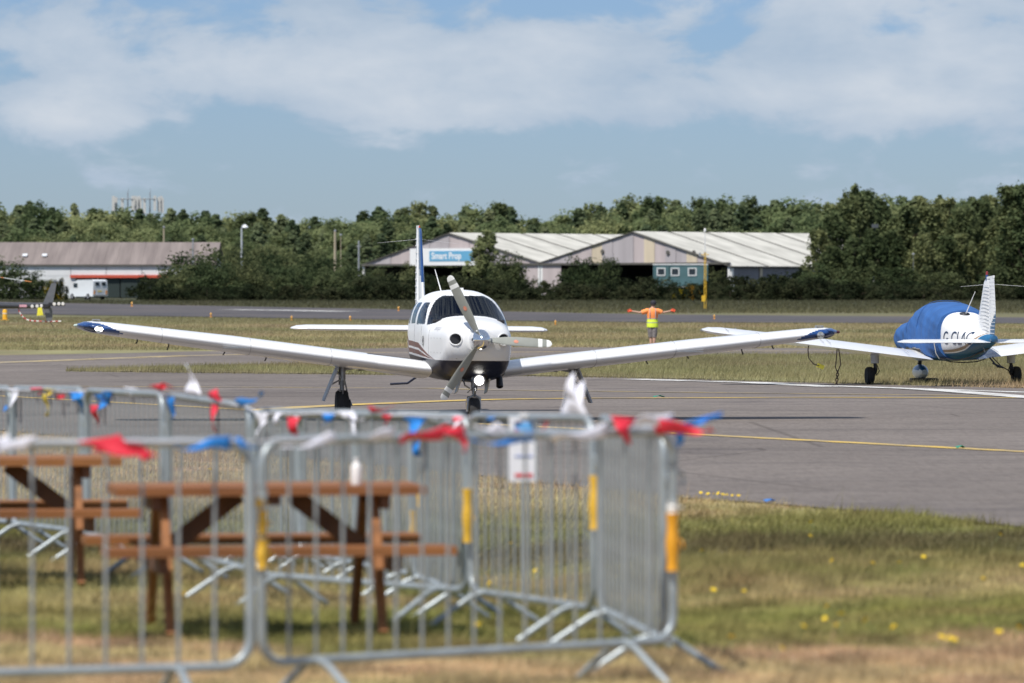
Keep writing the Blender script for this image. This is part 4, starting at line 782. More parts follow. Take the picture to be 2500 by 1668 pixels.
WINY = [(-.62, .16), (.26, .92), (1.02, 1.62)]
def s_win(c):
    if not (1.39 < c.z < 1.70) or abs(c.x) < .3: return -1
    for k, (a, b) in enumerate(WINY):
        a2 = a + (.50 * (c.z - 1.39) / .42 if k == 0 else .03); b2 = b - .03 - (.25 * (c.z - 1.39) if k == 2 else 0)
        e = min(c.z - 1.39, 1.70 - c.z, .05); q = .03 * (1 - e / .05) ** 2
        if a2 + q < c.y < b2 - q: return k
    return -1
def inlet(c): return c.y < -1.95 and (abs(c.x) - .335) ** 2 + (c.z - 1.195) ** 2 < .079 ** 2
def paint1(c):
    base = .895 + .05 * max(0, min(1, (c.y + 1.4) / 2.2)) + (.10 * max(0, c.y - 1.2)); sp = max(0, min(1, (c.y + 1.35) / 1.2)); q = c.z - base
    if q < 0: return 1
    if sp > 0:
        if .03 * sp < q < .095 * sp: return 2
        if .125 * sp < q < .20 * sp: return 2
    return 0
rg = F1.rings()
fixn(MB().loft(rg, True, 0, None, lambda c: not (w_screen(c) or s_win(c) >= 0 or inlet(c))).build('fuselage', [paint1_mat()], AP, True, 40))
orient(MB().loft(rg, False, 0, None, w_screen).build('windscreen', GLS, AP, True, 60))
for k in range(3):
    for s in (-1, 1): orient(MB().loft(rg, False, 0, None, lambda c: s_win(c) == k and c.x * s > 0).build('side_window', GLS, AP, True, 60))
rl = [r for r, p in zip(F1.rings(-.03), F1.P) if -.96 < p[0] < 2.2]
MB().loft(rl, True, 0, None, lambda c: not ((c.y < 0. and c.z > 1.37) or s_win(c) >= 0)).build('cabin_lining', LINER, AP, True)
MB().box((0, -.80, 1.30), (1.02, .22, .30)).build('instrument_panel', DARKM, AP, False); MB().box((0, -.86, 1.445), (1.0, .30, .03)).build('glareshield', DARKM, AP, False)
for sx in (-.28, .28):
    s_ = MB(); s_.box((sx, .35, 1.22), (.44, .16, .62), Matrix.Rotation(-.2, 3, 'X')); s_.box((sx, .12, .93), (.44, .48, .14)); s_.box((sx, .42, 1.60), (.26, .1, .16)); s_.build('seat', SEATM, AP, False)
    s_ = MB(); s_.box((sx, 1.5, 1.2), (.44, .16, .66), Matrix.Rotation(-.2, 3, 'X')); s_.build('rear_seat', SEATM, AP, False)
    fixn(MB().lathe([(.079, 0), (.076, .05), (.07, .25), (.001, .26)], (math.copysign(.335, sx), -2.20 + .04, 1.195), (0, 1, 0), 24).build('inlet_duct', DARKM, AP))
    b = MB(); b.tube([(math.copysign(.335, sx) + .083 * math.cos(a), min(F1.P, key=lambda p: abs(F1.hw(p[0], 1.195 + .083 * math.sin(a)) - abs(math.copysign(.335, sx) + .083 * math.cos(a))) if p[0] < -1.5 else 9)[0] - .004, 1.195 + .083 * math.sin(a)) for a in [2 * math.pi * k / 28 for k in range(28)]], .010, 6, 0, False, True); b.build('inlet_lip', PW, AP)
for z in (1.05, 1.1, 1.15): pass
# propeller
PR = MB(); PR.lathe([(.001, -.335), (.035, -.325), (.075, -.285), (.112, -.22), (.14, -.13), (.155, -.03), (.157, .04), (.13, .05)], (0, -2.27, 1.19), (0, 1, 0), 40); spn = fixn(PR.build('spinner', CHROME, AP))
fixn(MB().lathe([(.10, 0), (.16, .01), (.16, .035), (.1, .04)], (0, -2.235, 1.19), (0, 1, 0), 32).build('backplate', STEEL, AP))
def blade_mesh():
    ring = []
    for i in range(61):
        q = i / 60; r = .10 + .895 * q
        ch = float(np.interp(r, [.1, .2, .35, .5, .7, .85, .95, .98, .995], [.075, .105, .138, .148, .14, .124, .105, .075, .02])); pit = R(float(np.interp(r, [.1, .3, .6, 1.], [50, 38, 26, 20]))); th = float(np.interp(r, [.1, .3, 1], [.30, .14, .07]))
        af = naca(th, 9, .01); ring.append([(r, -(u - .45) * ch * math.sin(pit) * -1 - v * ch * math.cos(pit), (u - .45) * ch * math.cos(pit) + v * ch * math.sin(pit)) for u, v in af])
    fm = lambda c: 1 if (.80 < c.x < .865 or c.x > .925) else 0
    return fixn(MB().loft(ring, True, 0, fm).build('propeller_blade', [GREYB, TIPW], AP, True, 40))
b0 = blade_mesh()
for k, a in enumerate((117, 237, 357)):
    o = b0 if k == 0 else b0.copy()
    if k: COL.objects.link(o); o.parent = AP
    o.location = (0, -2.36, 1.19); o.rotation_euler = (0, R(-a), 0)
    fixn(MB().lathe([(.034, .0), (.036, .06), (.03, .075)], (.075, 0, 0), (1, 0, 0), 14).build('blade_root', STEEL, o))
    d_ = MB(); n = 20; d_.add([(.49 + .034 * math.cos(q), .026 * math.sin(q) * math.sin(R(30)) - .0135 * math.cos(R(30)), .026 * math.sin(q) * math.cos(R(30)) + .0135 * math.sin(R(30))) for q in [2 * math.pi * i / n for i in range(n)]], [tuple(range(n))]); d_.build('blade_decal', DOT, o, False)
# wings
WS = [(.52, -.98, 2.25, .715, .62), (.75, -.80, 2.02, .745, .72), (1.25, -.52, 1.70, .805, .86), (3.3, -.46, 1.58, 1.052, .92), (5.0, -.30, 1.18, 1.256, .95), (5.28, -.24, 1.02, 1.29, .95), (5.40, -.17, .84, 1.306, .85), (5.47, -.06, .58, 1.318, .6), (5.50, .06, .32, 1.325, .3)]
def wpaint(c):
    ax = abs(c.x); zl = float(np.interp(ax, [5.0, 5.5], [1.256, 1.325])); v = (c.z - zl) / .075; yl = float(np.interp(ax, [4.5, 5.0, 5.28, 5.4, 5.5], [-.35, -.30, -.24, -.17, .06])); u = (c.y - yl)
    X_ = [.52, .75, 1.25, 3.3]; yl_, ch_, zl_ = [float(np.interp(ax, X_, [w_[k] for w_ in WS[:4]])) for k in (1, 2, 3)]
    if c.x < 0 and .6 < ax < 1.38 and c.y > yl_ + .13 * ch_ and c.z > zl_ - (c.y - yl_ - .3 * ch_) * .0735 + .02: return 2
    return 1 if ax > 4.78 + .18 * (v + .7) + u * 1.2 + (.5 if v > 1 else 0) else 0
for s in (-1, 1):
    w = wing(WS, s, 'wing', [PW, BLUE, M('walkway_black', (.03, .03, .035), .85)], AP, wpaint, 4.2, .165, 34)
    tp = F1; L_ = MB(); rr = []
    for i in range(9):
        a = i / 8; r = .062 * math.sin(math.pi * (.12 + .8 * a)) ** .6; rr.append([(s * (5.12 + .29 * a), -.235 + .085 * a + r * .8 * math.cos(q) - .0, 1.277 + .03 * a + r * math.sin(q)) for q in [2 * math.pi * k / 14 for k in range(14)]])
    fixn(MB().loft(rr).build('tip_lens', LENS, w)); fixn(MB().lathe([(.052, -.012), (.055, 0), (.03, .035), (.001, .04)], (s * 5.19, -.262, 1.276), (0, 1, 0), 18).build('lamp_reflector', CHROME, w))
    for q in (-.028, .03): fixn(MB().lathe([(.001, -.03), (.018, -.025), (.027, -.005), (.02, .02)], (s * (5.19 + q), -.27, 1.278 + q * .12), (0, 1, 0), 14).build('tip_light', emit('landing_lamp', (1, .97, .90), 9) if s < 0 else STEEL, w))
    b = MB(); b.box((s * 5.22, .0, 1.41), (.11, .10, .015)); b.box((s * 5.17, .0, 1.375), (.012, .1, .06)); b.box((s * 5.27, .0, 1.375), (.012, .1, .06)); b.box((s * 5.22, .0, 1.37), (.06, .05, .05)); b.build('strobe_light', STEEL, w, False)
    fixn(MB().lathe([(.001, -.04), (.02, -.02), (.022, .03)], (s * 5.5, .05, 1.325), (-s, 0, 0), 10).build('nav_light', M('nav_red', (.08, .02, .03), .2) if s > 0 else M('nav_green', (.5, .6, .55), .2), w))
    for x in (1.9, 3.05, 4.3):                                       # skin joints round the wing
        k = 0 if x < 3.3 else 1; A_, B_ = (WS[2], WS[3]) if k == 0 else (WS[3], WS[4]); q = (x - A_[0]) / (B_[0] - A_[0]); xs_, yl, c_, z_, ts_ = [a + (b2 - a) * q for a, b2 in zip(A_, B_)]; ci, si = math.cos(R(4.2)), math.sin(R(4.2))
        MB().tube([(s * x, yl + u * c_ * ci + v * c_ * ts_ * si, z_ + v * c_ * ts_ * ci - (u * c_ - .3 * c_) * si) for u, v in naca(.168, 24)], .0032, 4, 0, False, True).build('skin_joint', M('joint_grey', (.30, .30, .31), .6), w)
    # stall tabs, hinge brackets, tie-down rings under the wing
    for x, l in ((2.75, .03), (3.35, .02), (4.15, .05), (4.6, .02)): zq = 1.052 + (x - 3.3) * .12 - .08; MB().tube([(s * x, .45, zq + .04), (s * (x + .01), .42, zq - .03), (s * (x + .03), .42, zq - .04 - l)], .010, 6).build('wing_bracket', DARKM, w)
    fixn(MB().lathe([(.001, -.004), (.05, 0), (.055, .012)], (s * 1.5, -.3, .935), (0, -.3, 1), 14).build('fuel_cap', STEEL, w))
    MB().box((s * 3.0, -.445, 1.03), (.9, .03, .012)).build('leading_edge_joint', STEEL, w, False)
    # main gear
    X = s * 1.67; g = MB(); zt = .80
    g.tube([(X, .35, zt), (X, .35, .50)], .050, 14); g.tube([(X, .35, .52), (X, .35, .30)], .033, 12); g.tube([(X, .35, .30), (X + s * -.10, .35, .27), (X + s * -.13, .36, .20)], [.035, .035, .03], 10)
    g.tube([(X, .27, .56), (X, .17, .44), (X, .27, .32)], .014, 6); g.tube([(X, .35, .72), (X - s * .34, .40, .78)], .022, 8); g.tube([(X + s * .02, .3, .60), (X + s * .1, .3, .74)], .012, 6); g.tube([(X - s * .05, .42, .55), (X - s * .09, .44, .36), (X - s * .12, .4, .24)], .011, 6)
    g.tube([(X + s * .06, .28, .2 + .24), (X - s * .08, .28, .3), (X - s * .1, .34, .2)], .013, 6)
    gear = g.build('main_gear_leg', STEEL, AP); fixn(MB().lathe([(.03, 0), (.085, .01), (.085, .05), (.03, .06)], (X - s * .13, .36, .215), (s, 0, 0), 18).build('brake_disc', DARKM, gear))
    wheel(AP, (X - s * .0, .36, .215), .215, .165)
    dr_ = MB(); A, B = Vector((X + s * .07, .35, .76)), Vector((X + s * .27, .35, .27)); e = (B - A).normalized(); nn = Vector((-e.z, 0, e.x)); V = []
    for yy in (.16, .54):
        for P in (A, B): V += [P + Vector((0, yy - .35 if P is A else (yy - .35) * .75, 0)) + nn * o for o in (-.012, .012)]
    dr_.add(V, [(0, 1, 3, 2), (4, 6, 7, 5), (0, 4, 5, 1), (2, 3, 7, 6), (0, 2, 6, 4), (1, 5, 7, 3)]); fixn(dr_.build('gear_door', M('gear_door_grey', (.40, .43, .47), .45, var=.1), AP, False))
    MB().tube([(X + s * .02, .3, .58), (X + s * .17, .35, .5)], .012, 6).build('door_rod', STEEL, AP)
    wheel_well = fixn(MB().lathe([(.24, 0), (.23, .01), (.001, .012)], (X - s * .45, .3, .745), (s * -.12, 0, -1), 20).build('wheel_well', DARKM, AP))
# wing walk on the right wing seen at left
b = MB()
for i in range(8):
    for q in range(6): pass
# tailplane, fin, rudder
SS = [(.0, 5.0, .86, 1.275, 1), (1.75, 5.08, .80, 1.275, 1), (1.9, 5.12, .70, 1.275, .9), (1.965, 5.22, .46, 1.275, .7), (1.98, 5.3, .3, 1.275, .5)]
for s in (-1, 1): wing(SS, s, 'stabilator', PW, AP, None, -.5, .11, 8)
def vfin(sta, name, mats, parent, fm=None, t=.10, nsub=10):
    af = naca(t, 14, 0.0); S = []; rings = []
    for i in range(len(sta) - 1):
        for k in range(nsub): S.append([a + (b - a) * k / nsub for a, b in zip(sta[i], sta[i + 1])])
    S.append(sta[-1])
    for z, yl, c in S: rings.append([(v * c, yl + u * c, z) for u, v in af])
    return fixn(MB().loft(rings, True, 0, fm).build(name, mats, parent, True, 40))
fin = vfin([(1.28, 4.25, 1.30), (1.45, 4.62, .92), (1.6, 4.74, .80), (2.6, 5.17, .46), (2.78, 5.25, .40), (2.83, 5.34, .30)], 'fin', [PW, BLUE], AP, lambda c: 1 if c.z > 2.02 + 1.1 * max(0, (c.y - (4.74 + .43 * (c.z - 1.6)) - .05)) else 0)
rud = vfin([(1.30, 5.56, .42), (1.6, 5.55, .40), (2.6, 5.645, .30), (2.83, 5.66, .26)], 'rudder', [PW], AP, None, .12)
b = MB()
for k in range(13):
    z = 1.42 + k * .104; q = (z - 1.6) / 1.0; yl = 5.55 + .095 * max(0, q); c = .40 - .10 * max(0, q)
    for s in (-1, 1): b.beam((s * .030, yl + .03, z), (s * .008, yl + c - .03, z), .012, .016)
b.build('rudder_beads', PW, rud, False)
MB().box((0, 5.74, 2.85), (.02, .24, .05)).build('fin_cap', PW, AP, False); fixn(MB().lathe([(.015, 0), (.014, .02), (.001, .03)], (0, 5.5, 2.84), n=10).build('beacon', M('beacon_red', (.5, .05, .03), .25), AP))
for s in (-1, 1): whip(AP, (s * .02, 5.5, 2.66), (s * .62, 5.75, 2.60), .002, 'whisker_antenna')
whip(AP, (-.16, 1.1, 1.85), (-.24, 1.25, 2.18), .009); MB().box((.05, .5, 1.895), (.06, .2, .035)).build('roof_antenna', PW, AP, False)
MB().tube([(-.30, 2.2, .66), (-.52, 2.2, .50), (-.78, 2.2, .485)], .017, 8).build('step', NAVY, AP)
# nose gear and underside
g = MB(); Y = -1.62
g.tube([(0, Y, .75), (0, Y, .47)], .045, 14); g.tube([(0, Y, .5), (0, Y, .38)], .03, 12); g.tube([(0, Y - .02, .40), (.075, Y - .02, .37), (.085, Y, .18)], .022, 8); g.tube([(0, Y - .02, .40), (-.075, Y - .02, .37), (-.085, Y, .18)], .022, 8); g.tube([(0, Y - .05, .58), (0, Y - .16, .47), (0, Y - .04, .40)], .014, 6)
g.tube([(-.05, Y, .6), (-.22, Y + .2, .62)], .016, 6); g.tube([(.05, Y, .55), (.12, Y + .3, .62)], .016, 6); g.tube([(-.06, Y, .5), (-.13, Y, .54), (-.15, Y + .05, .63)], .012, 6); g.tube([(-.02, Y - .06, .52), (-.1, Y - .05, .44)], .01, 6)
ng = g.build('nose_gear_leg', STEEL, AP); wheel(AP, (0, Y, .185), .185, .135)
fixn(MB().tube([(-.07, Y + .02, .37), (-.078, Y + .1, .30), (-.07, Y + .17, .2)], [.03, .03, .02], 8).build('mud_guard', CHROME, AP))
fixn(MB().lathe([(.085, .07), (.09, 0), (.078, -.012)], (.055, Y - .12, .615), (0, 1, 0), 22).build('landing_light_housing', STEEL, AP)); fixn(MB().lathe([(.082, -.012), (.08, 0), (.045, .03), (.001, .035)], (.055, Y - .125, .615), (0, 1, 0), 24).build('lamp_reflector', CHROME, AP)); fixn(MB().lathe([(.001, -.035), (.035, -.03), (.064, -.014), (.055, .01)], (.055, Y - .125, .615), (0, 1, 0), 20).build('landing_light', emit('landing_lamp', (1, .97, .90), 9), AP))
MB().box((.03, Y - .02, .66), (.05, .12, .03)).build('light_bracket', DARKM, AP, False)
for s, x0, x1 in ((-1, -.20, -.25), (1, .20, .17)):
    b = MB(); V = [Vector((x0, Y - .22, .64)), Vector((x0, Y + .25, .62)), Vector((x1, Y + .2, .42)), Vector((x1, Y - .12, .46))]; b.add([v + Vector((o, 0, 0)) for o in (-.006, .006) for v in V], [(0, 1, 2, 3), (7, 6, 5, 4), (0, 4, 5, 1), (1, 5, 6, 2), (2, 6, 7, 3), (3, 7, 4, 0)]); fixn(b.build('nose_gear_door', STEEL, AP, False))
whip(AP, (-.31, -1.3, .62), (-.315, -1.22, .36), .008, 'belly_antenna').data.materials[0] = DARKM
fixn(MB().lathe([(.045, .1), (.05, -.05), (.04, -.06), (.035, .08)], (.42, -1.15, .565), (0, .5, 1), 14).build('exhaust_pipe', DARKM, AP)); MB().box((.22, -1.3, .57), (.05, .12, .1)).build('drain', DARKM, AP, False)
disc_decal(F1, -1, -.60, 1.155, .082, [M('emblem_grey', (.06, .06, .07), .5), PW], AP, 'emblem')
surface_text('Saratoga II', .085, F1, -1, -1.42, 1.345, M('faint_lettering', (.50, .50, .53), .5), AP); 
fixn(MB().lathe([(.02, 0), (.022, .01), (.012, .012)], (-.30, -2.10, .935), (0, -1, 0), 10).build('cowl_fastener', DARKM, AP))
for s in (-1, 1):
    b = MB()
    for y in (-1.75, -1.55, -1.35, -1.15):
        for z in (1.0, 1.2): x = s * F1.hw(y, z); b.box((x, y, z), (.006, .014, .014))
    b.build('cowl_latches', STEEL, AP, False)
for y, z0_, z1_, s in ((-1.0, .92, 1.40, -1), (-.42, .95, 1.36, -1), (.32, .95, 1.38, -1)):
    MB().tube([(s * (F1.hw(y, z) + .001), y, z) for z in np.linspace(z0_, z1_, 10)], .0035, 4).build('door_seam', STEEL, AP)

# ------------------------------------------------------------------ the parked aeroplane
px0 = gpt(2302, 111.6); PK = thing('parked_aeroplane', 'parked white and blue low-wing aeroplane under a blue canopy cover, seen from behind', 'aeroplane', (px0.x, 111.6, px0.z + .01), R(189.7))
FT2 = [(-2.62, 1.16, .86, .16, 1.0, 2, 2), (-2.57, 1.22, .80, .34, 1.0, 2.2, 2.2), (-2.4, 1.27, .72, .44, .99, 2.5, 2.5), (-2.0, 1.31, .62, .49, .98, 2.6, 2.8), (-1.4, 1.34, .54, .53, .98, 2.7, 3), (-1.05, 1.37, .52, .55, 1.0, 2.7, 3.2), (-.45, 1.68, .52, .58, 1.03, 2.6, 3.2), (-.1, 1.75, .52, .58, 1.04, 2.7, 3.2), (.7, 1.75, .52, .575, 1.04, 2.8, 3.2), (1.3, 1.68, .54, .55, 1.04, 2.8, 3.0),
       (1.8, 1.58, .57, .51, 1.04, 2.9, 2.8), (2.35, 1.42, .63, .43, 1.03, 2.7, 2.5), (3.05, 1.24, .73, .31, 1.0, 2.3, 2.3), (3.7, 1.15, .85, .20, 1.0, 2.1, 2.1), (4.12, 1.12, .92, .13, 1.02, 2, 2), (4.24, 1.08, .97, .06, 1.03, 2, 2)]
F2 = Fus(FT2, np.concatenate([np.linspace(-2.62, -1.1, 40), np.linspace(-1.05, 1.7, 50), np.linspace(1.73, 4.24, 90)]), 7, 150)
def paint2(c):
    zb = float(np.interp(c.y, [-2.6, 1.6, 2.2, 2.8, 3.3, 3.8, 4.2, 4.5, 5], [.70, .70, .71, .745, .81, .91, 1.01, 1.12, 1.3])); q = c.z - zb
    return 1 if q < 0 else (0 if q < .022 else (2 if q < .075 and c.y < 4.0 else (0)))
fixn(MB().loft(F2.rings(), True, 0, None).build('fuselage', [paint2_mat()], PK, True, 40))
WS2 = [(.48, -.95, 2.05, .60, .7), (.8, -.72, 1.72, .635, .85), (3.2, -.64, 1.60, .925, .95), (4.95, -.52, 1.18, 1.14, 1), (5.2, -.44, .98, 1.17, .9), (5.33, -.26, .6, 1.19, .6), (5.36, -.15, .35, 1.195, .35)]
for s in (-1, 1):
    w = wing(WS2, s, 'wing', [PW, NAVY], PK, (lambda c: 1 if (.5 < abs(c.x) < .95 and c.y > .1) and c.x < 0 and not (.68 < abs(c.x) < .74) else 0), 2.0, .15, 10)
    for x in (1.0, 2.7, 2.85, 4.9): MB().beam((s * x, .35 if x < 4 else .2, .78 + (x - 1) * .112 + .02), (s * x, .92 - (.1 if x > 2.6 else 0) - (.22 if x > 4 else 0), .70 + (x - 1) * .118 + .01), .006, .012).build('control_surface_gap', M('gap_grey', (.4, .4, .42), .6), w, False)
    fixn(MB().lathe([(.001, .05), (.02, .04), (.025, 0)], (s * 4.6, -.1, 1.185), n=8).build('fuel_vent', STEEL, w)); fixn(MB().lathe([(.001, -.04), (.025, -.01), (.03, .03)], (s * 5.36, -.05, 1.19), (-s, 0, 0), 10).build('nav_light', LENS, w))
    X = s * 1.525; g = MB(); g.tube([(X, 0, .72), (X, .02, .46)], [.10, .085], 14); leg = g.build('main_gear_fairing', M('gear_white_grey', (.55, .56, .57), .5), PK); g = MB(); g.tube([(X, .02, .5), (X, .02, .22)], .035, 10); g.tube([(X, .02, .22), (X + s * .14, .02, .195)], .03, 8); g.tube([(X, .1, .44), (X, .2, .34), (X, .1, .24)], .015, 6); g.tube([(X - s * .03, .06, .44), (X - s * .08, .1, .3), (X - s * .02, .05, .2)], .01, 6); g.build('main_gear_leg', DARKM, PK)
    wheel(PK, (X + s * .12, .02, .195), .195, .15, rim=M('wheel_white', (.6, .6, .6), .5))
SS2 = [(.0, 3.45, .78, .965, 1), (1.62, 3.45, .78, .965, 1), (1.8, 3.49, .70, .965, .9), (1.92, 3.62, .45, .965, .6), (1.95, 3.7, .28, .965, .4)]
for s in (-1, 1): wing(SS2, s, 'stabilator', PW, PK, None, 1.0, .11, 6)
vfin([(1.05, 2.65, 1.30), (1.2, 2.85, 1.09), (1.35, 2.97, .97), (2.22, 3.48, .46), (2.28, 3.58, .34)], 'fin', PW, PK)
rud2 = vfin([(1.02, 3.94, .34), (1.35, 3.94, .42), (1.55, 3.93, .48), (2.24, 3.93, .36), (2.34, 3.96, .32)], 'rudder', [PW, TEALB], PK, lambda c: 1 if c.z < 1.20 + .9 * (c.y - 3.94) else 0, .10)
b = MB()
for k in range(15):
    z = 1.15 + k * .077; c = float(np.interp(z, [1.02, 1.55, 2.24], [.36, .48, .36])); yl = 2.85 + (z - 1.2) * .60; cc = 3.92 - yl
    for s in (-1, 1): b.beam((s * .024, 3.96, z), (s * .006, 3.93 + c - .03, z), .010, .014); b.beam((s * .046, yl + cc * .3, z), (s * .032, 3.90, z), .008, .012) if z < 2.2 else None
b.build('rudder_beads', M('bead_shade', (.64, .65, .68), .5), rud2, False)
MB().beam((0, 3.72, 2.31), (0, 4.26, 2.34), .03, .05).build('fin_cap', PW, PK, False); fixn(MB().lathe([(.032, 0), (.032, .06), (.03, .09), (.028, .12), (.02, .14), (.001, .15)], (0, 3.70, 2.25), n=14).build('beacon_base', BLUE, PK)); fixn(MB().lathe([(.026, 0), (.026, .06), (.018, .08), (.001, .085)], (0, 3.70, 2.37), n=12).build('beacon', M('beacon_dull_red', (.22, .03, .03), .3), PK))
for s in (-1, 1): whip(PK, (s * .02, 4.1, 2.18), (s * .72, 4.25, 2.13), .0035, 'whisker_antenna')
whip(PK, (.02, 1.95, 1.50), (-.1, 2.35, 2.02), .012); whip(PK, (-.1, 2.6, 1.36), (-.2, 2.9, 1.80), .010); fixn(MB().lathe([(.12, 0), (.1, .03), (.02, .05)], (.02, 1.93, 1.535), (0, .2, 1), 12).build('antenna_base', DARKM, PK)); fixn(MB().lathe([(.02, -.05), (.07, -.03), (.09, .03), (.05, .08)], (0, 4.26, 1.03), (0, -1, 0), 14).build('tail_light', TEALB, PK))
surface_text('G-CLAC', .40, F2, 1, 2.66, 1.02, M('registration_navy', (.012, .03, .08), .4), PK, 1.0)
g = MB(); g.tube([(0, -2.0, .6), (0, -2.02, .34)], .04, 10); g.tube([(0, -2.1, .52), (0, -2.14, .44), (0, -2.05, .36)], .02, 6); g.tube([(-.06, -2.0, .55), (.06, -1.98, .42)], .015, 6); g.build('nose_gear_leg', DARKM, PK)
fr = [[(.155 * math.sin(math.pi * (.06 + .88 * q)) ** .5 * math.cos(a), -2.02 - .36 + .78 * q, .24 + .17 * math.sin(math.pi * (.05 + .9 * q)) ** .6 * math.sin(a)) for a in [2 * math.pi * k / 20 for k in range(20)]] for q in [i / 14 for i in range(15)]]
fixn(MB().loft(fr, True, 0, lambda c: 1 if c.z > .29 or c.z < .12 else 0).build('nose_wheel_fairing', [M('fairing_white', (.62, .64, .66), .4), TEALB], PK)); wheel(PK, (0, -2.02, .165), .165, .12, 'nose_wheel')
MB().tube([(.45, 1.5, .60), (.25, 2.2, .56), (.1, 2.7, .63), (0, 3.2, .74), (-.05, 3.6, .83)], .018, 6).build('belly_strap', DARKM, PK); MB().tube([(-.35, 2.6, .62), (-.5, 2.7, .42), (-.62, 2.75, .40), (-.4, 2.65, .5)], .018, 6).build('step', DARKM, PK); MB().tube([(.05, 3.6, .84), (.02, 3.62, .74)], .012, 6).build('tail_ring', STEEL, PK)
ck = thing('wheel_chock', 'black rubber chock at the nose wheel of the parked aeroplane', 'chock', PK.matrix_basis @ Vector((0, -1.70, .0)), R(189.7)); fixn(MB().prism([(-.09, 0), (.09, 0), (.05, .09), (-.02, .11)], .62, lambda u, v, w: (w - .31, u, v)).build('wedge', RUB, ck, False)); MB().tube([(.3, 0, .06), (.42, .02, .02), (.5, -.05, .01)], .012, 6).build('rope', RUB, ck)
# canopy cover
COVM = M('cover_fabric_blue', (.026, .105, .31), .8, var=.15, scale=3, bump=.25, bscale=14)
CV = thing('canopy_cover', 'bright blue fabric cover strapped over the cabin and nose of the parked aeroplane', 'cover', PK.location, R(189.7))
rings = []
for i in range(90):
    y = -2.68 + 4.46 * i / 89; p = F2.at(max(-2.6, min(1.8, y))); e = .035; sh = max(0, (-2.5 - y) / .2)
    p = [y, p[1] + e - sh * .1 + .05 * math.exp(-((y + .9) / .35) ** 2), p[2], p[3] + e - sh * .08 + .03, p[4], p[5], p[6]]; ring = []
    for x, yy, z in sect(p, 120):
        wob = .012 * math.sin(9 * y + 3 * z) * math.sin(5 * z - 2.3 * y) + .007 * math.sin(23 * y + 6 * x) + .006 * math.sin(31 * z + 7 * y); ring.append((x * (1 + wob * 1.4), yy, z + wob * .5))
    rings.append(ring)
hem = lambda c: .585 + .02 * math.sin(6 * c.y) if c.y > .75 else (.80 if c.y > -.95 else .74 + .05 * math.sin(3 * c.y)) if c.y < .4 else .80 - .215 * (c.y - .4) / .35
co = MB().loft(rings, True, 0, None, lambda c: c.z > hem(c)).build('cover_cloth', COVM, CV, True, 60); sm = co.modifiers.new('thickness', 'SOLIDIFY'); sm.thickness = .008; sm.offset = -1
for y in (-.75, .25):
    MB().tube([(x * 1.012 + (.004 if x > 0 else -.004), y + .02 * math.sin(z * 9), z + .008) for x, yy, z in sect([y] + [q + (.07 if k in (0, 2) else 0) for k, q in enumerate(F2.at(y)[1:])], 60)[1:30]], .006, 5, 0, False).build('seam', COVM, CV)
MB().tube([(.62, 1.62, .95), (.60, 1.72, .7), (.52, 1.70, .58)], .010, 6).build('strap', M('strap_grey', (.4, .4, .38), .8), CV); MB().tube([(.5, 1.72, .58), (.3, 1.75, .52), (0, 1.76, .50), (-.3, 1.75, .52), (-.5, 1.72, .58)], .012, 6).build('belly_strap', DARKM, CV)
# tie-down ropes
ROPE = M('rope_brown', (.07, .05, .04), .9, var=.3, scale=60)
def loc(p): return PK.matrix_basis @ Vector(p)
a = loc((2.5, .62, .80)); g0 = float(ground(a.x, a.y)); t = thing('tie_down_rope', 'knotted dark tie-down rope hanging from the parked wing to the ground', 'rope', (a.x, a.y, g0))
h = a.z - g0; MB().tube([(.02, 0, h), (.05, 0, h * .75), (.06, 0, h * .55), (.0, 0, h * .36)], .012, 6).build('rope_strand', ROPE, t); MB().tube([(-.01, 0, h), (-.03, 0, h * .7), (-.05, 0, h * .5), (-.01, 0, h * .36)], .012, 6).build('rope_strand', ROPE, t)
b = MB()
for k in range(7): b.tube([(.03 * math.cos(q) * (1 if k % 2 else .3) - .04 * k / 7, .03 * math.cos(q) * (.3 if k % 2 else 1), h * .36 - k * .055 + .035 * math.sin(q)) for q in [2 * math.pi * i / 10 for i in range(10)]], .012, 5, 0, False, True)
b.build('chain', ROPE, t); MB().tube([(-.04, 0, h * .36 - .38), (-.05, 0, -.02)], .014, 6).build('ground_ring', ROPE, t)
a = loc((3.12, .55, .88)); t = thing('tie_down_strap', 'short loose strap with a yellow tag under the outer parked wing', 'strap', (a.x, a.y, a.z))
MB().tube([(0, 0, .02), (-.02, 0, -.12), (0, 0, -.3), (.1, 0, -.42), (.22, 0, -.46)], .012, 6).build('rope_strand', ROPE, t); MB().box((.25, 0, -.47), (.16, .01, .09), Matrix.Rotation(.4, 3, 'Y')).build('tag', M('tag_yellow', (.7, .6, .05), .6), t, False)
a = loc((-1.2, 1.7, .66)); t = thing('tail_rope', 'dark rope slanting from the parked tail to the right main wheel', 'rope', (a.x, a.y, float(ground(a.x, a.y))))
b0_ = loc((-.6, 1.9, .62)) - t.location; b1_ = loc((-1.45, .1, .3)) - t.location; b2_ = loc((-1.62, .15, .03)) - t.location; MB().tube([b0_, b0_.lerp(b1_, .5) - Vector((0, 0, .04)), b1_, b2_], .012, 6).build('rope_strand', ROPE, t)
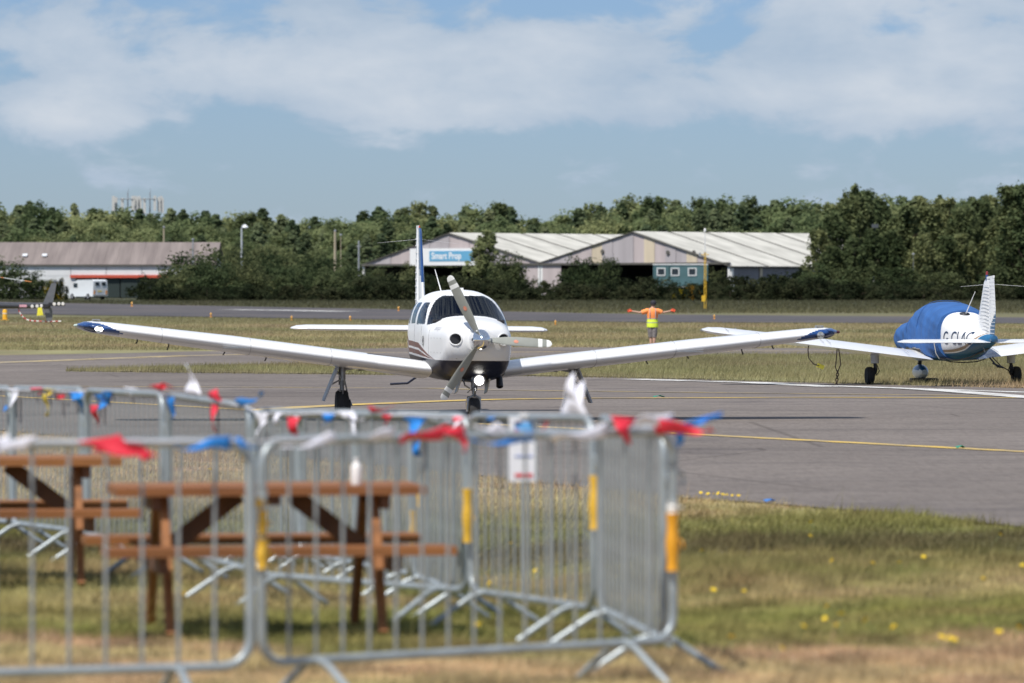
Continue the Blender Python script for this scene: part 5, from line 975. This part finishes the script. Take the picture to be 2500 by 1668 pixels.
# ------------------------------------------------------------------ people
SKIN = M('skin', (.50, .30, .21), .6, var=.08, scale=12)
def skinned(name, J, E, mat, root=0, parent=None, sub=2):
    me = bpy.data.meshes.new(name); me.from_pydata([j[:3] for j in J], E, []); me.materials.append(mat); o = link(name, me, parent)
    o.modifiers.new('skin', 'SKIN').use_smooth_shade = True
    if not me.skin_vertices: me.skin_vertices.new() if hasattr(me.skin_vertices, 'new') else None
    if not me.skin_vertices:
        bpy.context.view_layer.objects.active = o
        bpy.ops.object.select_all(action='DESELECT'); o.select_set(True); bpy.ops.mesh.customdata_skin_add()
    for i, j in enumerate(J):
        v = me.skin_vertices[0].data[i]; r = j[3]; v.radius = (r, r) if not isinstance(r, tuple) else r; v.use_root = (i == root)
    ss = o.modifiers.new('sub', 'SUBSURF'); ss.levels = sub; ss.render_levels = sub; return o
def ell(c, rx, ry, n=24): return [(c[0] + rx * math.cos(2 * math.pi * k / n), c[1] + ry * math.sin(2 * math.pi * k / n), c[2]) for k in range(n)]
def glove(parent, c, s, mat):
    b = MB(); c = Vector(c); b.loft([[(c.x + s * x, c.y + ry * math.cos(q), c.z + rz * math.sin(q)) for q in [2 * math.pi * k / 14 for k in range(14)]] for x, ry, rz in ((-.05, .022, .025), (-.03, .032, .034), (0, .036, .046), (.04, .034, .048), (.065, .026, .042), (.075, .012, .03))])
    for k, (dz, l) in enumerate(((.036, .065), (.013, .075), (-.012, .07), (-.034, .055))):
        b.tube([c + Vector((s * .05, -.005, dz)), c + Vector((s * (.05 + l * .6), -.015, dz * 1.1)), c + Vector((s * (.05 + l), -.035, dz * 1.1))], [.013, .013, .010], 8)
    b.tube([c + Vector((s * -.01, -.01, .04)), c + Vector((s * .03, -.03, .066)), c + Vector((s * .06, -.04, .07))], [.015, .014, .011], 8)
    return fixn(b.build('glove', mat, parent))
mp_ = gpt(1593, 189.); mz = mp_.z
mj = [(0, 0, .93, .12), (0, 0, 1.08, .125), (0, -.01, 1.28, .14), (0, 0, 1.43, .10), (.01, .01, 1.52, .055), (.02, .02, 1.60, .075), (.03, .02, 1.70, .085), (.03, .02, 1.76, .05),
      (-.18, 0, 1.43, .06), (-.33, 0, 1.375, .048), (-.47, .01, 1.345, .042), (-.62, .03, 1.375, .036), (-.76, .04, 1.40, .03), (.17, 0, 1.42, .06), (.28, 0, 1.37, .048), (.39, .01, 1.345, .042), (.54, .03, 1.375, .036), (.68, .04, 1.41, .03),
      (-.075, 0, .86, .10), (-.065, .02, .5, .062), (-.06, .0, .33, .058), (-.055, -.02, .10, .040), (-.055, .06, .03, .042), (.075, 0, .86, .10), (.065, -.03, .5, .065), (.06, -.06, .33, .062), (.05, -.06, .10, .042), (.05, .04, .03, .044), (-.055, .14, .025, .035), (.05, .12, .025, .035)]
me_ = [(0, 1), (1, 2), (2, 3), (3, 4), (4, 5), (5, 6), (6, 7), (3, 8), (8, 9), (9, 10), (10, 11), (11, 12), (3, 13), (13, 14), (14, 15), (15, 16), (16, 17), (0, 18), (18, 19), (19, 20), (20, 21), (21, 22), (22, 28), (0, 23), (23, 24), (24, 25), (25, 26), (26, 27), (27, 29)]
man = skinned('person', mj, me_, SKIN); man.location = (mp_.x, 189., mz); tag(man, 'ground marshaller in orange and yellow vest, shorts and cap with both arms held out', 'person')
HO = M('hivis_orange', (.95, .30, .08), .7, var=.06, scale=10); HY = M('hivis_yellow', (.72, .88, .06), .7, var=.06, scale=10); REF = M('reflective_grey', (.36, .36, .38), .4, var=.1); GL = M('glove_orange_red', (.90, .13, .05), .7, var=.06)
b = MB(); b.loft([ell((0, 0, z), rx, ry) for z, rx, ry in ((1.12, .195, .125), (1.2, .20, .13), (1.32, .21, .14), (1.42, .205, .13), (1.47, .15, .10), (1.515, .085, .075))], False)
for s, x1 in ((-1, .40), (1, .33)): b.tube([(s * .13, 0, 1.41), (s * .2, 0, 1.41), (s * .29, 0, 1.375), (s * x1, .005, 1.345)], [.09, .095, .09, .085], 14)
fixn(b.build('shirt', HO, man)); fixn(MB().loft([ell((0, 0, z), rx, ry) for z, rx, ry in ((.80, .205, .145), (.84, .215, .15), (.98, .205, .14), (1.12, .197, .128))], False).build('yellow_hem', HY, man))
b = MB()
for z, rx, ry in ((.975, .211, .146), (1.12, .203, .134)): b.loft([ell((0, 0, z - .014), rx, ry), ell((0, 0, z + .014), rx, ry)], False)
for s in (-.10, .11):
    b.tube([(s, -.125, 1.13), (s, -.142, 1.25), (s, -.145, 1.36), (s, -.11, 1.46), (s * .95, -.02, 1.50)], .016, 6)
b.build('reflective_tape', REF, man)
b = MB()
for s, yy in ((-1, .02), (1, -.03)): b.loft([ell((s * .06, 0, .88), .12, .125, 18), ell((s * .075, yy * .3, .75), .115, .115, 18), ell((s * .07, yy, .58), .10, .105, 18), ell((s * .066, yy, .44), .088, .095, 18)], True)
fixn(b.build('shorts', M('shorts_grey', (.15, .135, .13), .8, var=.35, scale=14, col2=(.26, .235, .225)), man))
b = MB(); b.lathe([(.098, 0), (.105, .05), (.09, .10), (.05, .13), (.001, .138)], (.03, .02, 1.665), n=20); b.loft([[(.03 + .085 * math.cos(a) * (1 - q * .25) + .03 * q, .02 + .09 + .09 * q * (1 if abs(math.cos(a)) < .99 else .6), 1.675 + .012 * math.sin(a) - .01 * q) for a in [2 * math.pi * k / 12 for k in range(12)]] for q in (0, .5, 1)]); fixn(b.build('cap', M('cap_dark', (.025, .025, .035), .8), man))
MB().lathe([(.088, 0), (.095, .04), (.09, .07)], (.03, .02, 1.60), n=18).build('hair', M('hair_dark', (.04, .03, .025), .8), man)
glove(man, (-.80, .045, 1.405), -1, GL); glove(man, (.72, .045, 1.418), 1, GL)
for s, yy in ((-.055, .0), (.05, -.02)): b = MB(); b.loft([[(s + rx * math.cos(a), yy + y, max(.0, z + rz * math.sin(a))) for a in [2 * math.pi * k / 14 for k in range(14)]] for y, rx, z, rz in ((-.10, .03, .05, .04), (-.06, .045, .055, .055), (.04, .05, .05, .05), (.13, .048, .04, .04), (.19, .02, .035, .02))]); fixn(b.build('shoe', M('shoe_dark', (.05, .045, .045), .7), man))
# pilot in the cabin
pj = [(-.30, .22, 1.02, .13), (-.32, .24, 1.22, .135), (-.35, .20, 1.38, .10), (-.38, .14, 1.46, .05), (-.40, .11, 1.54, .075), (-.41, .10, 1.62, .07), (-.16, .16, 1.36, .055), (-.12, -.05, 1.15, .045), (-.15, -.35, 1.22, .035), (-.49, .14, 1.36, .055), (-.50, -.08, 1.18, .045), (-.45, -.34, 1.26, .035)]
pil = skinned('person', pj, [(0, 1), (1, 2), (2, 3), (3, 4), (4, 5), (2, 6), (6, 7), (7, 8), (2, 9), (9, 10), (10, 11)], M('pilot_clothes', (.05, .07, .12), .8, var=.2)); pil.location = AP.location; pil.rotation_euler = AP.rotation_euler; tag(pil, 'pilot with a headset seen through the windscreen of the taxiing aeroplane', 'person')
b = MB(); b.loft([ell((-.405, .085, z), rx, ry, 16) for z, rx, ry in ((1.485, .04, .045), (1.51, .062, .075), (1.56, .072, .088), (1.62, .07, .085), (1.655, .045, .06))]); fixn(b.build('face', SKIN, pil))
b = MB(); b.tube([(-.405 + .088 * math.cos(a), .10, 1.575 + .095 * math.sin(a)) for a in [math.pi * k / 10 for k in range(11)]], .010, 6); b.lathe([(.045, 0), (.045, .03), (.03, .04)], (-.475, .10, 1.565), (-1, 0, 0), 12); b.lathe([(.045, 0), (.045, .03), (.03, .04)], (-.335, .10, 1.565), (1, 0, 0), 12); b.tube([(-.33, .09, 1.545), (-.35, .0, 1.51), (-.40, -.01, 1.515)], .006, 5); fixn(b.build('headset', DARKM, pil))
MB().box((-.335, .02, 1.50), (.09, .02, .05), Matrix.Rotation(.6, 3, 'Y')).build('shirt_collar', M('collar_white', (.75, .75, .76), .6), pil, False)

# ------------------------------------------------------------------ helicopter at the left edge
hd_ = 226.; hp = gpt(118, hd_); HX = 5.45; HC = thing('helicopter', 'dark helicopter tail boom and fin at the left picture edge', 'helicopter', (hp.x - HX, hd_, hp.z)); zz = lambda py: CAMH - (py - YH) / FPX * hd_ - hp.z; xx = lambda px: (px - 118) / FPX * hd_ + HX
HD = M('helicopter_charcoal', (.035, .037, .045), .3, var=.15, coat=.5); HG = M('helicopter_grey', (.13, .135, .15), .35, var=.1, coat=.4); RW1 = M('guard_red', (.45, .06, .06), .5); RW2 = M('guard_white', (.72, .70, .68), .5)
zb_ = zz(748); fixn(MB().tube([(.6, 0, zb_ + .25), (1.6, 0, zb_ + .12), (3.5, 0, zb_ + .02), (HX + .1, 0, zb_)], [.36, .22, .13, .085], 18).build('tail_boom', HD, HC))
cabin_rings = [[(x, ry * math.cos(a), zc + rz * math.sin(a)) for a in [2 * math.pi * k / 24 for k in range(24)]] for x, ry, rz, zc in ((-2.5, .1, .15, .85), (-2.3, .4, .4, .95), (-1.8, .6, .62, 1.1), (-1.0, .66, .72, 1.2), (.2, .62, .70, 1.25), (.8, .45, .5, 1.4), (1.2, .2, .25, 1.5))]
fixn(MB().loft(cabin_rings, True, 0, lambda c: 1 if (c.x < -.3 and c.z > 1.15) else 0).build('cabin', [HD, WIN], HC)); MB().tube([(0, 0, 1.8), (0, 0, 2.75)], [.16, .07], 12).build('mast', HD, HC)
for s in (-1, 1):
    MB().tube([(-2.2, s * .95, .28), (-1.9, s * .95, .06), (.8, s * .95, .06)], .04, 8).build('skid', HD, HC)
    for x in (-1.3, .2): MB().tube([(x, s * .4, .6), (x, s * .8, .35), (x, s * .95, .08)], .035, 8).build('skid_strut', HD, HC)
def rblade(sgn):
    z1, z2 = zz(680.5), zz(688); L_ = xx(77); pts = []; rings = []
    for i in range(31):
        q = i / 30; x = .15 + (L_ - .15) * q; z = 2.75 + (float(np.interp(x, [0, 3, xx(0), L_], [2.78, 2.80, zz(677), zz(688)])) - 2.75); rings.append([(sgn * x, y, z + o) for y, o in ((-.11, -.012), (-.06, .012), (.11, .006), (.11, -.006))])
    return fixn(MB().loft(rings, True, 0, lambda c: 1 if abs(c.x) > L_ - .35 or (xx(0) < abs(c.x) < xx(12)) else 0).build('rotor_blade', [M('blade_pale', (.5, .52, .5), .4), M('blade_orange', (.55, .22, .07), .5)], HC, False))
rblade(1); rblade(-1)
def plate(name, pts, th, mat, y=0):
    return fixn(MB().prism([(xx(a), zz(b_)) for a, b_ in pts], th, lambda u, v, w: (u, y + w - th / 2, v)).build(name, mat, HC, False))
plate('upper_fin', [(103, 745), (126, 691), (138, 691), (135, 710), (128, 745)], .06, HG); plate('lower_fin', [(107, 752), (128, 752), (128, 775), (126, 784), (114, 785)], .06, HG)
fixn(MB().lathe([(.03, 0), (.07, .04), (.06, .1), (.001, .12)], (xx(134), 0, zz(691)), n=10).build('fin_light', HG, HC)); plate('decal', [(48, 744), (66, 744), (66, 750), (48, 750)], .27, M('decal_pink', (.65, .35, .42), .5))
b = MB(); b.box((xx(98), -.25, zz(747)), (xx(118) - xx(76), .03, .15)); b.box((xx(140), -.25, zz(743)), (xx(160) - xx(120), .03, .15)); b.build('tail_rotor_blades', DARKM, HC, False); MB().tube([(xx(119), -.3, zz(745)), (xx(119), .05, zz(745))], .06, 10).build('tail_rotor_hub', DARKM, HC)
for px, py in ((80, 748), (92, 747.5), (102, 747), (134, 742.5), (145, 742), (155, 742)): fixn(MB().lathe([(.001, -.02), (.065, -.016), (.075, 0), (.065, .016), (.001, .02)], (xx(px), -.27, zz(py)), (0, 1, 0), 14).build('white_band', RW2, HC))
gp = [(46, 757), (47.5, 762), (51, 768), (57, 775), (64, 780), (71, 782.5), (82, 784), (95, 784.5), (110, 785), (128, 785), (149, 784.5)]; P = [Vector((xx(a), 0, zz(b_))) for a, b_ in gp]; seg = []
for i in range(len(P) - 1):
    n = max(1, round((P[i + 1] - P[i]).length / .11)); seg += [P[i].lerp(P[i + 1], k / n) for k in range(n)]
seg.append(P[-1])
gd = MB()
for i in range(len(seg) - 1): gd.tube([seg[i], seg[i + 1]], .03, 8, i % 2, False)
gd.build('tail_guard', [RW1, RW2], HC); MB().tube([(xx(120), 0, zz(785)), (xx(131), 0, zz(798))], .015, 6).build('tail_skid', DARKM, HC); MB().tube([(xx(46), 0, zz(757)), (xx(46), 0, zz(749))], .02, 6).build('guard_mount', RW1, HC)
yt = thing('warning_tag', 'yellow cloth tag hanging under the helicopter tail rotor', 'tag', (hp.x + xx(99) - HX, hd_ - .3, hp.z + zz(751))); b = MB(); b.add([(-.09, 0, 0), (.08, 0, 0), (.15, -.03, -.34), (-.14, .02, -.36), (-.09, .02, 0), (.08, .02, 0), (.15, -.01, -.34), (-.14, .04, -.36)], [(0, 1, 2, 3), (7, 6, 5, 4), (0, 4, 5, 1), (1, 5, 6, 2), (2, 6, 7, 3), (3, 7, 4, 0)]); fixn(b.build('cloth', M('tag_lemon', (.72, .66, .05), .7), yt, False)); MB().tube([(0, .01, 0), (0, .01, .12)], .008, 5).build('cord', DARKM, yt)
x_, d_ = pix2g(12, 782); t = thing('marker_post', 'orange marker post standing below the helicopter boom', 'post', gpt(12, float(d_))); fixn(MB().lathe([(.30, -.02), (.30, .03), (.15, .05), (.15, .62), (.12, .68), (.001, .70)], n=16).build('body', M('marker_amber', (.80, .42, .02), .5), t)); fixn(MB().lathe([(.16, 0), (.16, .06)], (0, 0, .4), n=16).build('band', M('marker_white', (.7, .7, .65), .5), t))

# ------------------------------------------------------------------ crowd barriers
GALV = M('galvanised_steel', (.33, .37, .39), .4, .35, var=.16, scale=7); GALVB = M('galvanised_bar', (.29, .315, .325), .5, .25, var=.2, scale=7)
BL = 2.2
def rrect(x0, x1, z0, z1, r, n=6):
    P = []
    for cx, cz, a0 in ((x1 - r, z1 - r, 0), (x0 + r, z1 - r, 90), (x0 + r, z0 + r, 180), (x1 - r, z0 + r, 270)):
        P += [(cx + r * math.cos(R(a0 + 90 * k / n)), 0, cz + r * math.sin(R(a0 + 90 * k / n))) for k in range(n + 1)]
    return P
FR_ = MB().tube(rrect(0, BL, .17, 1.08, .11), .0195, 12, 0, False, True).mesh('frame', GALV); BAR_ = MB().tube([(0, 0, .17), (0, 0, 1.08)], .0075, 8, 0, False).mesh('bar', GALVB)
f_ = MB()
for s in (-1, 1): f_.tube([(0, 0, .175), (0, s * .08, .15), (0, s * .30, .005)], .0165, 10)
FOOT_ = f_.mesh('foot', GALV); HOOK_ = MB().tube([(0, 0, .9), (.05, 0, .9), (.06, 0, .87), (.05, 0, .84)], .008, 6).mesh('hook', GALV)
def barrier(a, b, label):
    A, B = Vector(bpt(a)), Vector(bpt(b))
    if A.x > B.x: A, B = B, A
    ex = (B - A); L_ = ex.length; ex.normalize(); ey = Vector((0, 0, 1)).cross(ex).normalized(); ez = ex.cross(ey)
    t = thing('crowd_barrier', label, 'crowd barrier', group='galvanised crowd barriers round the picnic area'); t.matrix_world = Matrix.Translation(A) @ Matrix((ex, ey, ez)).transposed().to_4x4() @ Matrix.Diagonal((L_ / BL, 1, 1, 1))
    link('frame', FR_, t)
    for k in range(1, 16): o = link('bar', BAR_, t); o.location = (BL * k / 16, 0, 0)
    for x in (.28, BL - .28): o = link('foot', FOOT_, t); o.location = (x, 0, 0)
    for x in (0., ): o = link('hook', HOOK_, t); o.location = (BL, 0, 0)
    return t
for a, b, lab in BARS: barrier(a, b, lab)
SLV = M('sleeve_yellow', (.72, .43, .04), .6, var=.06, scale=20)
def sleeve(x, y0, y1, d, label, r=.027, mat=SLV):
    p0, p1 = D(x, y1, d), D(x, y0, d); h = p1.z - p0.z; t = thing('yellow_sleeve', label, 'sleeve', p0); prof = [(r * (.93 + .12 * math.sin(5 * k)), h * k / 8) for k in range(9)]
    fixn(MB().lathe([(r * .7, 0)] + prof + [(r * .7, h)], n=14).build('wrap', mat, t)); MB().tube([(r, 0, h * .55), (r * 1.6, -.01, h * .5), (r * 1.7, -.01, h * .4)], .004, 5).build('tie_end', mat, t)
sleeve(603, 1172, 1228, 20.88, 'upper yellow sleeve on the left post of the centre barrier', .020); sleeve(603, 1238, 1305, 20.88, 'lower yellow sleeve on the left post of the centre barrier'); sleeve(588, 1143, 1166, 20.8, 'small round yellow tape knot between the two front barriers', .028)
sleeve(1073, 1122, 1245, 26.55, 'yellow sleeve on the post left of the paper notice'); sleeve(1365, 1092, 1215, 24.42, 'yellow sleeve on the post right of the paper notice'); sleeve(1543, 1178, 1310, 22.27, 'amber sleeve on the right end post of the enclosure', .028, M('sleeve_amber', (.75, .34, .015), .6)); sleeve(1543, 1152, 1177, 22.28, 'white tape above the amber sleeve', .026, M('tape_white', (.7, .7, .68), .6))
sleeve(966, 1118, 1162, 29.2, 'short yellow sleeve right of the tabletop end', .024); sleeve(950, 1172, 1272, 29.3, 'yellow sleeve behind the right end of the picnic table', .024)

# ------------------------------------------------------------------ bunting
FLM = {'r': M('flag_red', (.68, .025, .05), .6, var=.1, scale=8), 'w': M('flag_white', (.78, .78, .86), .6, var=.04, scale=8), 'b': M('flag_blue', (.02, .22, .66), .6, var=.1, scale=8), 'y': M('flag_yellow', (.75, .55, .06), .6, var=.08)}
def bunting(label, rail, flags, zoff):
    xs = [r[0] for r in rail]; t = thing('bunting', label, 'bunting', D(rail[0][0], rail[0][1], rail[0][2])); o0 = t.location.copy()
    rl_ = lambda x: (float(np.interp(x, xs, [r[1] for r in rail])), float(np.interp(x, xs, [r[2] for r in rail])))
    P = []
    for x in np.arange(xs[0], xs[-1] + 1, 12): y, d = rl_(x); P.append(D(x, y + 3 * abs(math.sin(x * .03)), d - .03) - o0)
    MB().tube(P, .0035, 5).build('string', FLM['w'], t)
    for k, (c, a, b_, tip) in enumerate(flags):
        A, B, T = [D(*q, rl_(q[0])[1] - .05) for q in (a, b_, tip)]; A, B = A + (A - B) * zoff, B + (B - A) * zoff; nu, nv = 9, 4; V = []; ln = (T - A).length
        for i in range(nu):
            u = i / (nu - 1)
            for j in range(nv):
                v = j / (nv - 1); h = A.lerp(B, v); p = h.lerp(T, u * .97); w = math.sin(u * 5 + k * 1.7 + v * 1.2) * u; p = p + Vector((w * .022 + .012 * math.sin(k * 2.3) * u * u, w * .05 - .03 * u, .022 * math.sin(u * 6 + k * 1.9 + v) * u)); V.append(p - o0)
        m = MB().add(V, [(i * nv + j, i * nv + j + 1, (i + 1) * nv + j + 1, (i + 1) * nv + j) for i in range(nu - 1) for j in range(nv - 1)]); o = m.build('flag', FLM[c], t, True, 80); sm = o.modifiers.new('thickness', 'SOLIDIFY'); sm.thickness = .0012
bunting('front bunting of red, white and blue pennants along the nearest barrier rails', [(-60, 1012, 20.3), (300, 1010, 20.55), (560, 1010, 20.75), (605, 1010, 20.9), (1000, 993, 21.5), (1400, 982, 22.1), (1545, 978, 22.3)], [
    ('w', (85, 1004), (62, 1030), (-60, 1036)), ('r', (188, 1012), (250, 1003), (352, 1060)), ('r', (262, 1002), (220, 1030), (345, 1046)), ('b', (530, 1005), (528, 1028), (410, 1022)), ('w', (765, 992), (772, 1008), (648, 1036)), ('r', (1030, 976), (1022, 1002), (908, 1014)), ('r', (1022, 985), (1058, 978), (1062, 1030)),
    ('b', (1228, 992), (1226, 1010), (1092, 1018)), ('w', (1395, 972), (1392, 998), (1262, 1014)), ('w', (1545, 952), (1540, 978), (1425, 968)), ('r', (1500, 966), (1505, 992), (1650, 988)), ('b', (1560, 972), (1640, 950), (1650, 966)), ('r', (1410, 956), (1452, 960), (1432, 1012)), ('b', (1560, 985), (1578, 990), (1552, 1022)), ('w', (1150, 975), (1170, 998), (1085, 985)), ('w', (20, 1000), (30, 1026), (-40, 1020)), ('b', (540, 1008), (556, 1030), (585, 1016)), ('w', (905, 985), (900, 1004), (800, 1002))], .22)
bunting('rear bunting of red, white, blue and yellow pennants along the far barrier rails', [(-40, 893, 35.5), (28, 893, 34.5), (190, 896, 32.5), (375, 903, 30.5), (565, 932, 28.6), (600, 947, 28.3), (830, 948, 27.6), (1078, 956, 26.6), (1200, 953, 25.7), (1362, 960, 24.5)], [
    ('w', (12, 892), (44, 892), (34, 934)), ('b', (8, 930), (18, 932), (14, 950)), ('r', (68, 890), (98, 890), (92, 900)), ('y', (98, 892), (128, 893), (108, 906)), ('r', (122, 905), (152, 906), (140, 918)), ('b', (156, 900), (192, 902), (186, 936)), ('y', (98, 905), (108, 905), (104, 950)), ('b', (210, 894), (262, 896), (232, 952)), ('b', (206, 900), (250, 930), (262, 905)), ('r', (206, 930), (226, 930), (218, 975)), ('w', (284, 888), (318, 892), (300, 906)),
    ('r', (338, 886), (372, 880), (392, 900)), ('r', (352, 882), (360, 895), (392, 884)), ('b', (382, 905), (404, 906), (396, 962)), ('w', (424, 904), (462, 906), (432, 842)), ('r', (500, 896), (478, 906), (496, 988)), ('r', (474, 902), (500, 892), (508, 915)), ('b', (536, 918), (552, 934), (598, 906)), ('w', (584, 946), (614, 948), (600, 1004)), ('w', (628, 946), (650, 947), (640, 968)), ('r', (658, 958), (690, 958), (672, 1004)), ('b', (740, 950), (768, 950), (754, 980)), ('w', (770, 944), (812, 944), (824, 992)), ('w', (775, 952), (815, 968), (832, 958)),
    ('r', (842, 932), (850, 946), (906, 938)), ('r', (876, 952), (900, 953), (886, 974)), ('b', (924, 958), (978, 960), (952, 1004)), ('b', (942, 998), (968, 998), (962, 1056)), ('r', (1040, 956), (1062, 958), (1046, 985)), ('w', (1030, 955), (1072, 956), (1050, 975)), ('w', (1284, 952), (1346, 954), (1312, 862)), ('w', (1288, 952), (1344, 952), (1326, 880)), ('r', (1238, 956), (1268, 957), (1248, 982)), ('b', (1110, 948), (1150, 948), (1125, 960))], 0)
# laminated notice
nd = 25.55; tl, br = D(1168, 956, nd), D(1236, 1105, nd); t = thing('paper_notice', 'laminated paper notice with blue line and red footer hung on the angled barrier', 'notice', ((tl.x + br.x) / 2, nd, br.z)); w_, h_ = br.x - tl.x, tl.z - br.z
MB().box((0, 0, h_ / 2), (w_, .004, h_)).build('sheet', M('laminate_white', (.74, .75, .80), .35, var=.04), t, False)
for nm, z, hh, ww, x, mat in (('picture', .83, .17, .62, 0, M('print_sky_blue', (.12, .36, .72), .5, var=.3, scale=30)), ('dark_print', .90, .05, .22, -.2, M('print_dark', (.04, .03, .12), .5)), ('blue_rule', .39, .02, .60, 0, M('print_blue', (.18, .28, .62), .5)), ('red_footer', .095, .055, .60, 0, M('print_red', (.65, .05, .06), .5)), ('magenta_print', .78, .06, .14, -.24, M('print_magenta', (.5, .06, .3), .5))): MB().box((x * w_, -.004 - .001 * (nm != 'picture'), z * h_), (ww * w_, .002, hh * h_)).build(nm, mat, t, False)
MB().box((0, -.003, h_ * 1.02), (w_ * .3, .02, .02)).build('clip', M('clip_white', (.7, .72, .76), .4), t, False)

# ------------------------------------------------------------------ picnic tables
WD = M('stained_timber', (.245, .094, .026), .65, var=.28, scale=5, stretch=(.25, 3, 3), bump=.15, bscale=30, rnd=.12); WDD = M('stained_timber_frame', (.12, .05, .022), .7, var=.3, scale=6, bump=.15)
def picnic(loc_, rz, label):
    t = thing('picnic_table', label, 'picnic table', loc_, rz, 'brown picnic tables inside the barriers'); tw = .135
    for k in range(5): MB().box((0, -.29 + .145 * k, .70), (1.54, tw, .042)).build('tabletop_plank', WD, t, False)
    for s in (-1, 1):
        for k in range(2): MB().box((0, s * (.56 + .14 * k), .42), (1.72, .13, .042)).build('bench_plank', WD, t, False)
        x = s * .57
        MB().box((x, 0, .645), (.045, .62, .075)).build('top_beam', WDD, t, False); MB().box((x, 0, .358), (.045, 1.44, .085)).build('seat_beam', WDD, t, False)
        for q in (-1, 1): MB().beam((x - s * .047, q * .20, .655), (x - s * .047, q * .56, 0), .09, .042, (1, 0, 0)).build('leg', WD, t, False)
        MB().beam((x - s * .05, 0, .38), (s * .13, 0, .675), .09, .04, (0, 1, 0)).build('brace', WDD, t, False)
    MB().box((0, 0, .655), (.09, .62, .05)).build('middle_batten', WDD, t, False); return t
pc = D(607, 1100, 25.6); pz = CAMH - 1.70; picnic((pc.x, 25.6, pz), R(9), 'brown timber picnic table in the centre with a white bottle on it')
picnic((-3.06, 29.75, pz + .0), R(8), 'brown timber picnic table at the left picture edge')
bp_ = D(818, 1117, 25.55); t = thing('white_bottle', 'white plastic bottle standing on the centre picnic table', 'bottle', (bp_.x, 25.55, pz + .722)); fixn(MB().lathe([(.001, 0), (.025, 0), (.027, .01), (.027, .085), (.022, .10), (.011, .112), (.011, .12)], n=18).build('body', M('bottle_white', (.78, .76, .74), .4, var=.04), t)); fixn(MB().lathe([(.013, .118), (.013, .135), (.001, .136)], n=14).build('cap', M('bottle_cap', (.7, .7, .7), .4), t))
# litter
def scrap(px, py, w, h, col, label):
    x, d = pix2g(px, py); d = float(d); p = gpt(px, d); t = thing('litter', label, 'litter', p + Vector((0, 0, .025)), .2)
    V = [(-w / 2, -.05, 0), (0, -.06, h), (w / 2, -.03, h * .3), (w / 2, .08, 0), (0, .07, h * .7), (-w / 2, .06, h * .4)]; b = MB().add(V + [(a, b_, c - .006) for a, b_, c in V], [(0, 1, 4, 5), (1, 2, 3, 4), (11, 10, 7, 6), (10, 9, 8, 7)] + [(i, (i + 1) % 6, 6 + (i + 1) % 6, 6 + i) for i in range(6)]); fixn(b.build('scrap', M('litter_' + col[0], col[1], .5), t, False))
scrap(1880, 1230, .09, .02, ('blue', (.02, .20, .62)), 'blue scrap lying at the grass edge of the apron'); scrap(1609, 973, .2, .04, ('green', (.02, .25, .16)), 'small green scrap on the yellow line'); scrap(2345, 1098, .1, .03, ('green', (.02, .25, .16)), 'small green scrap on the apron at right')
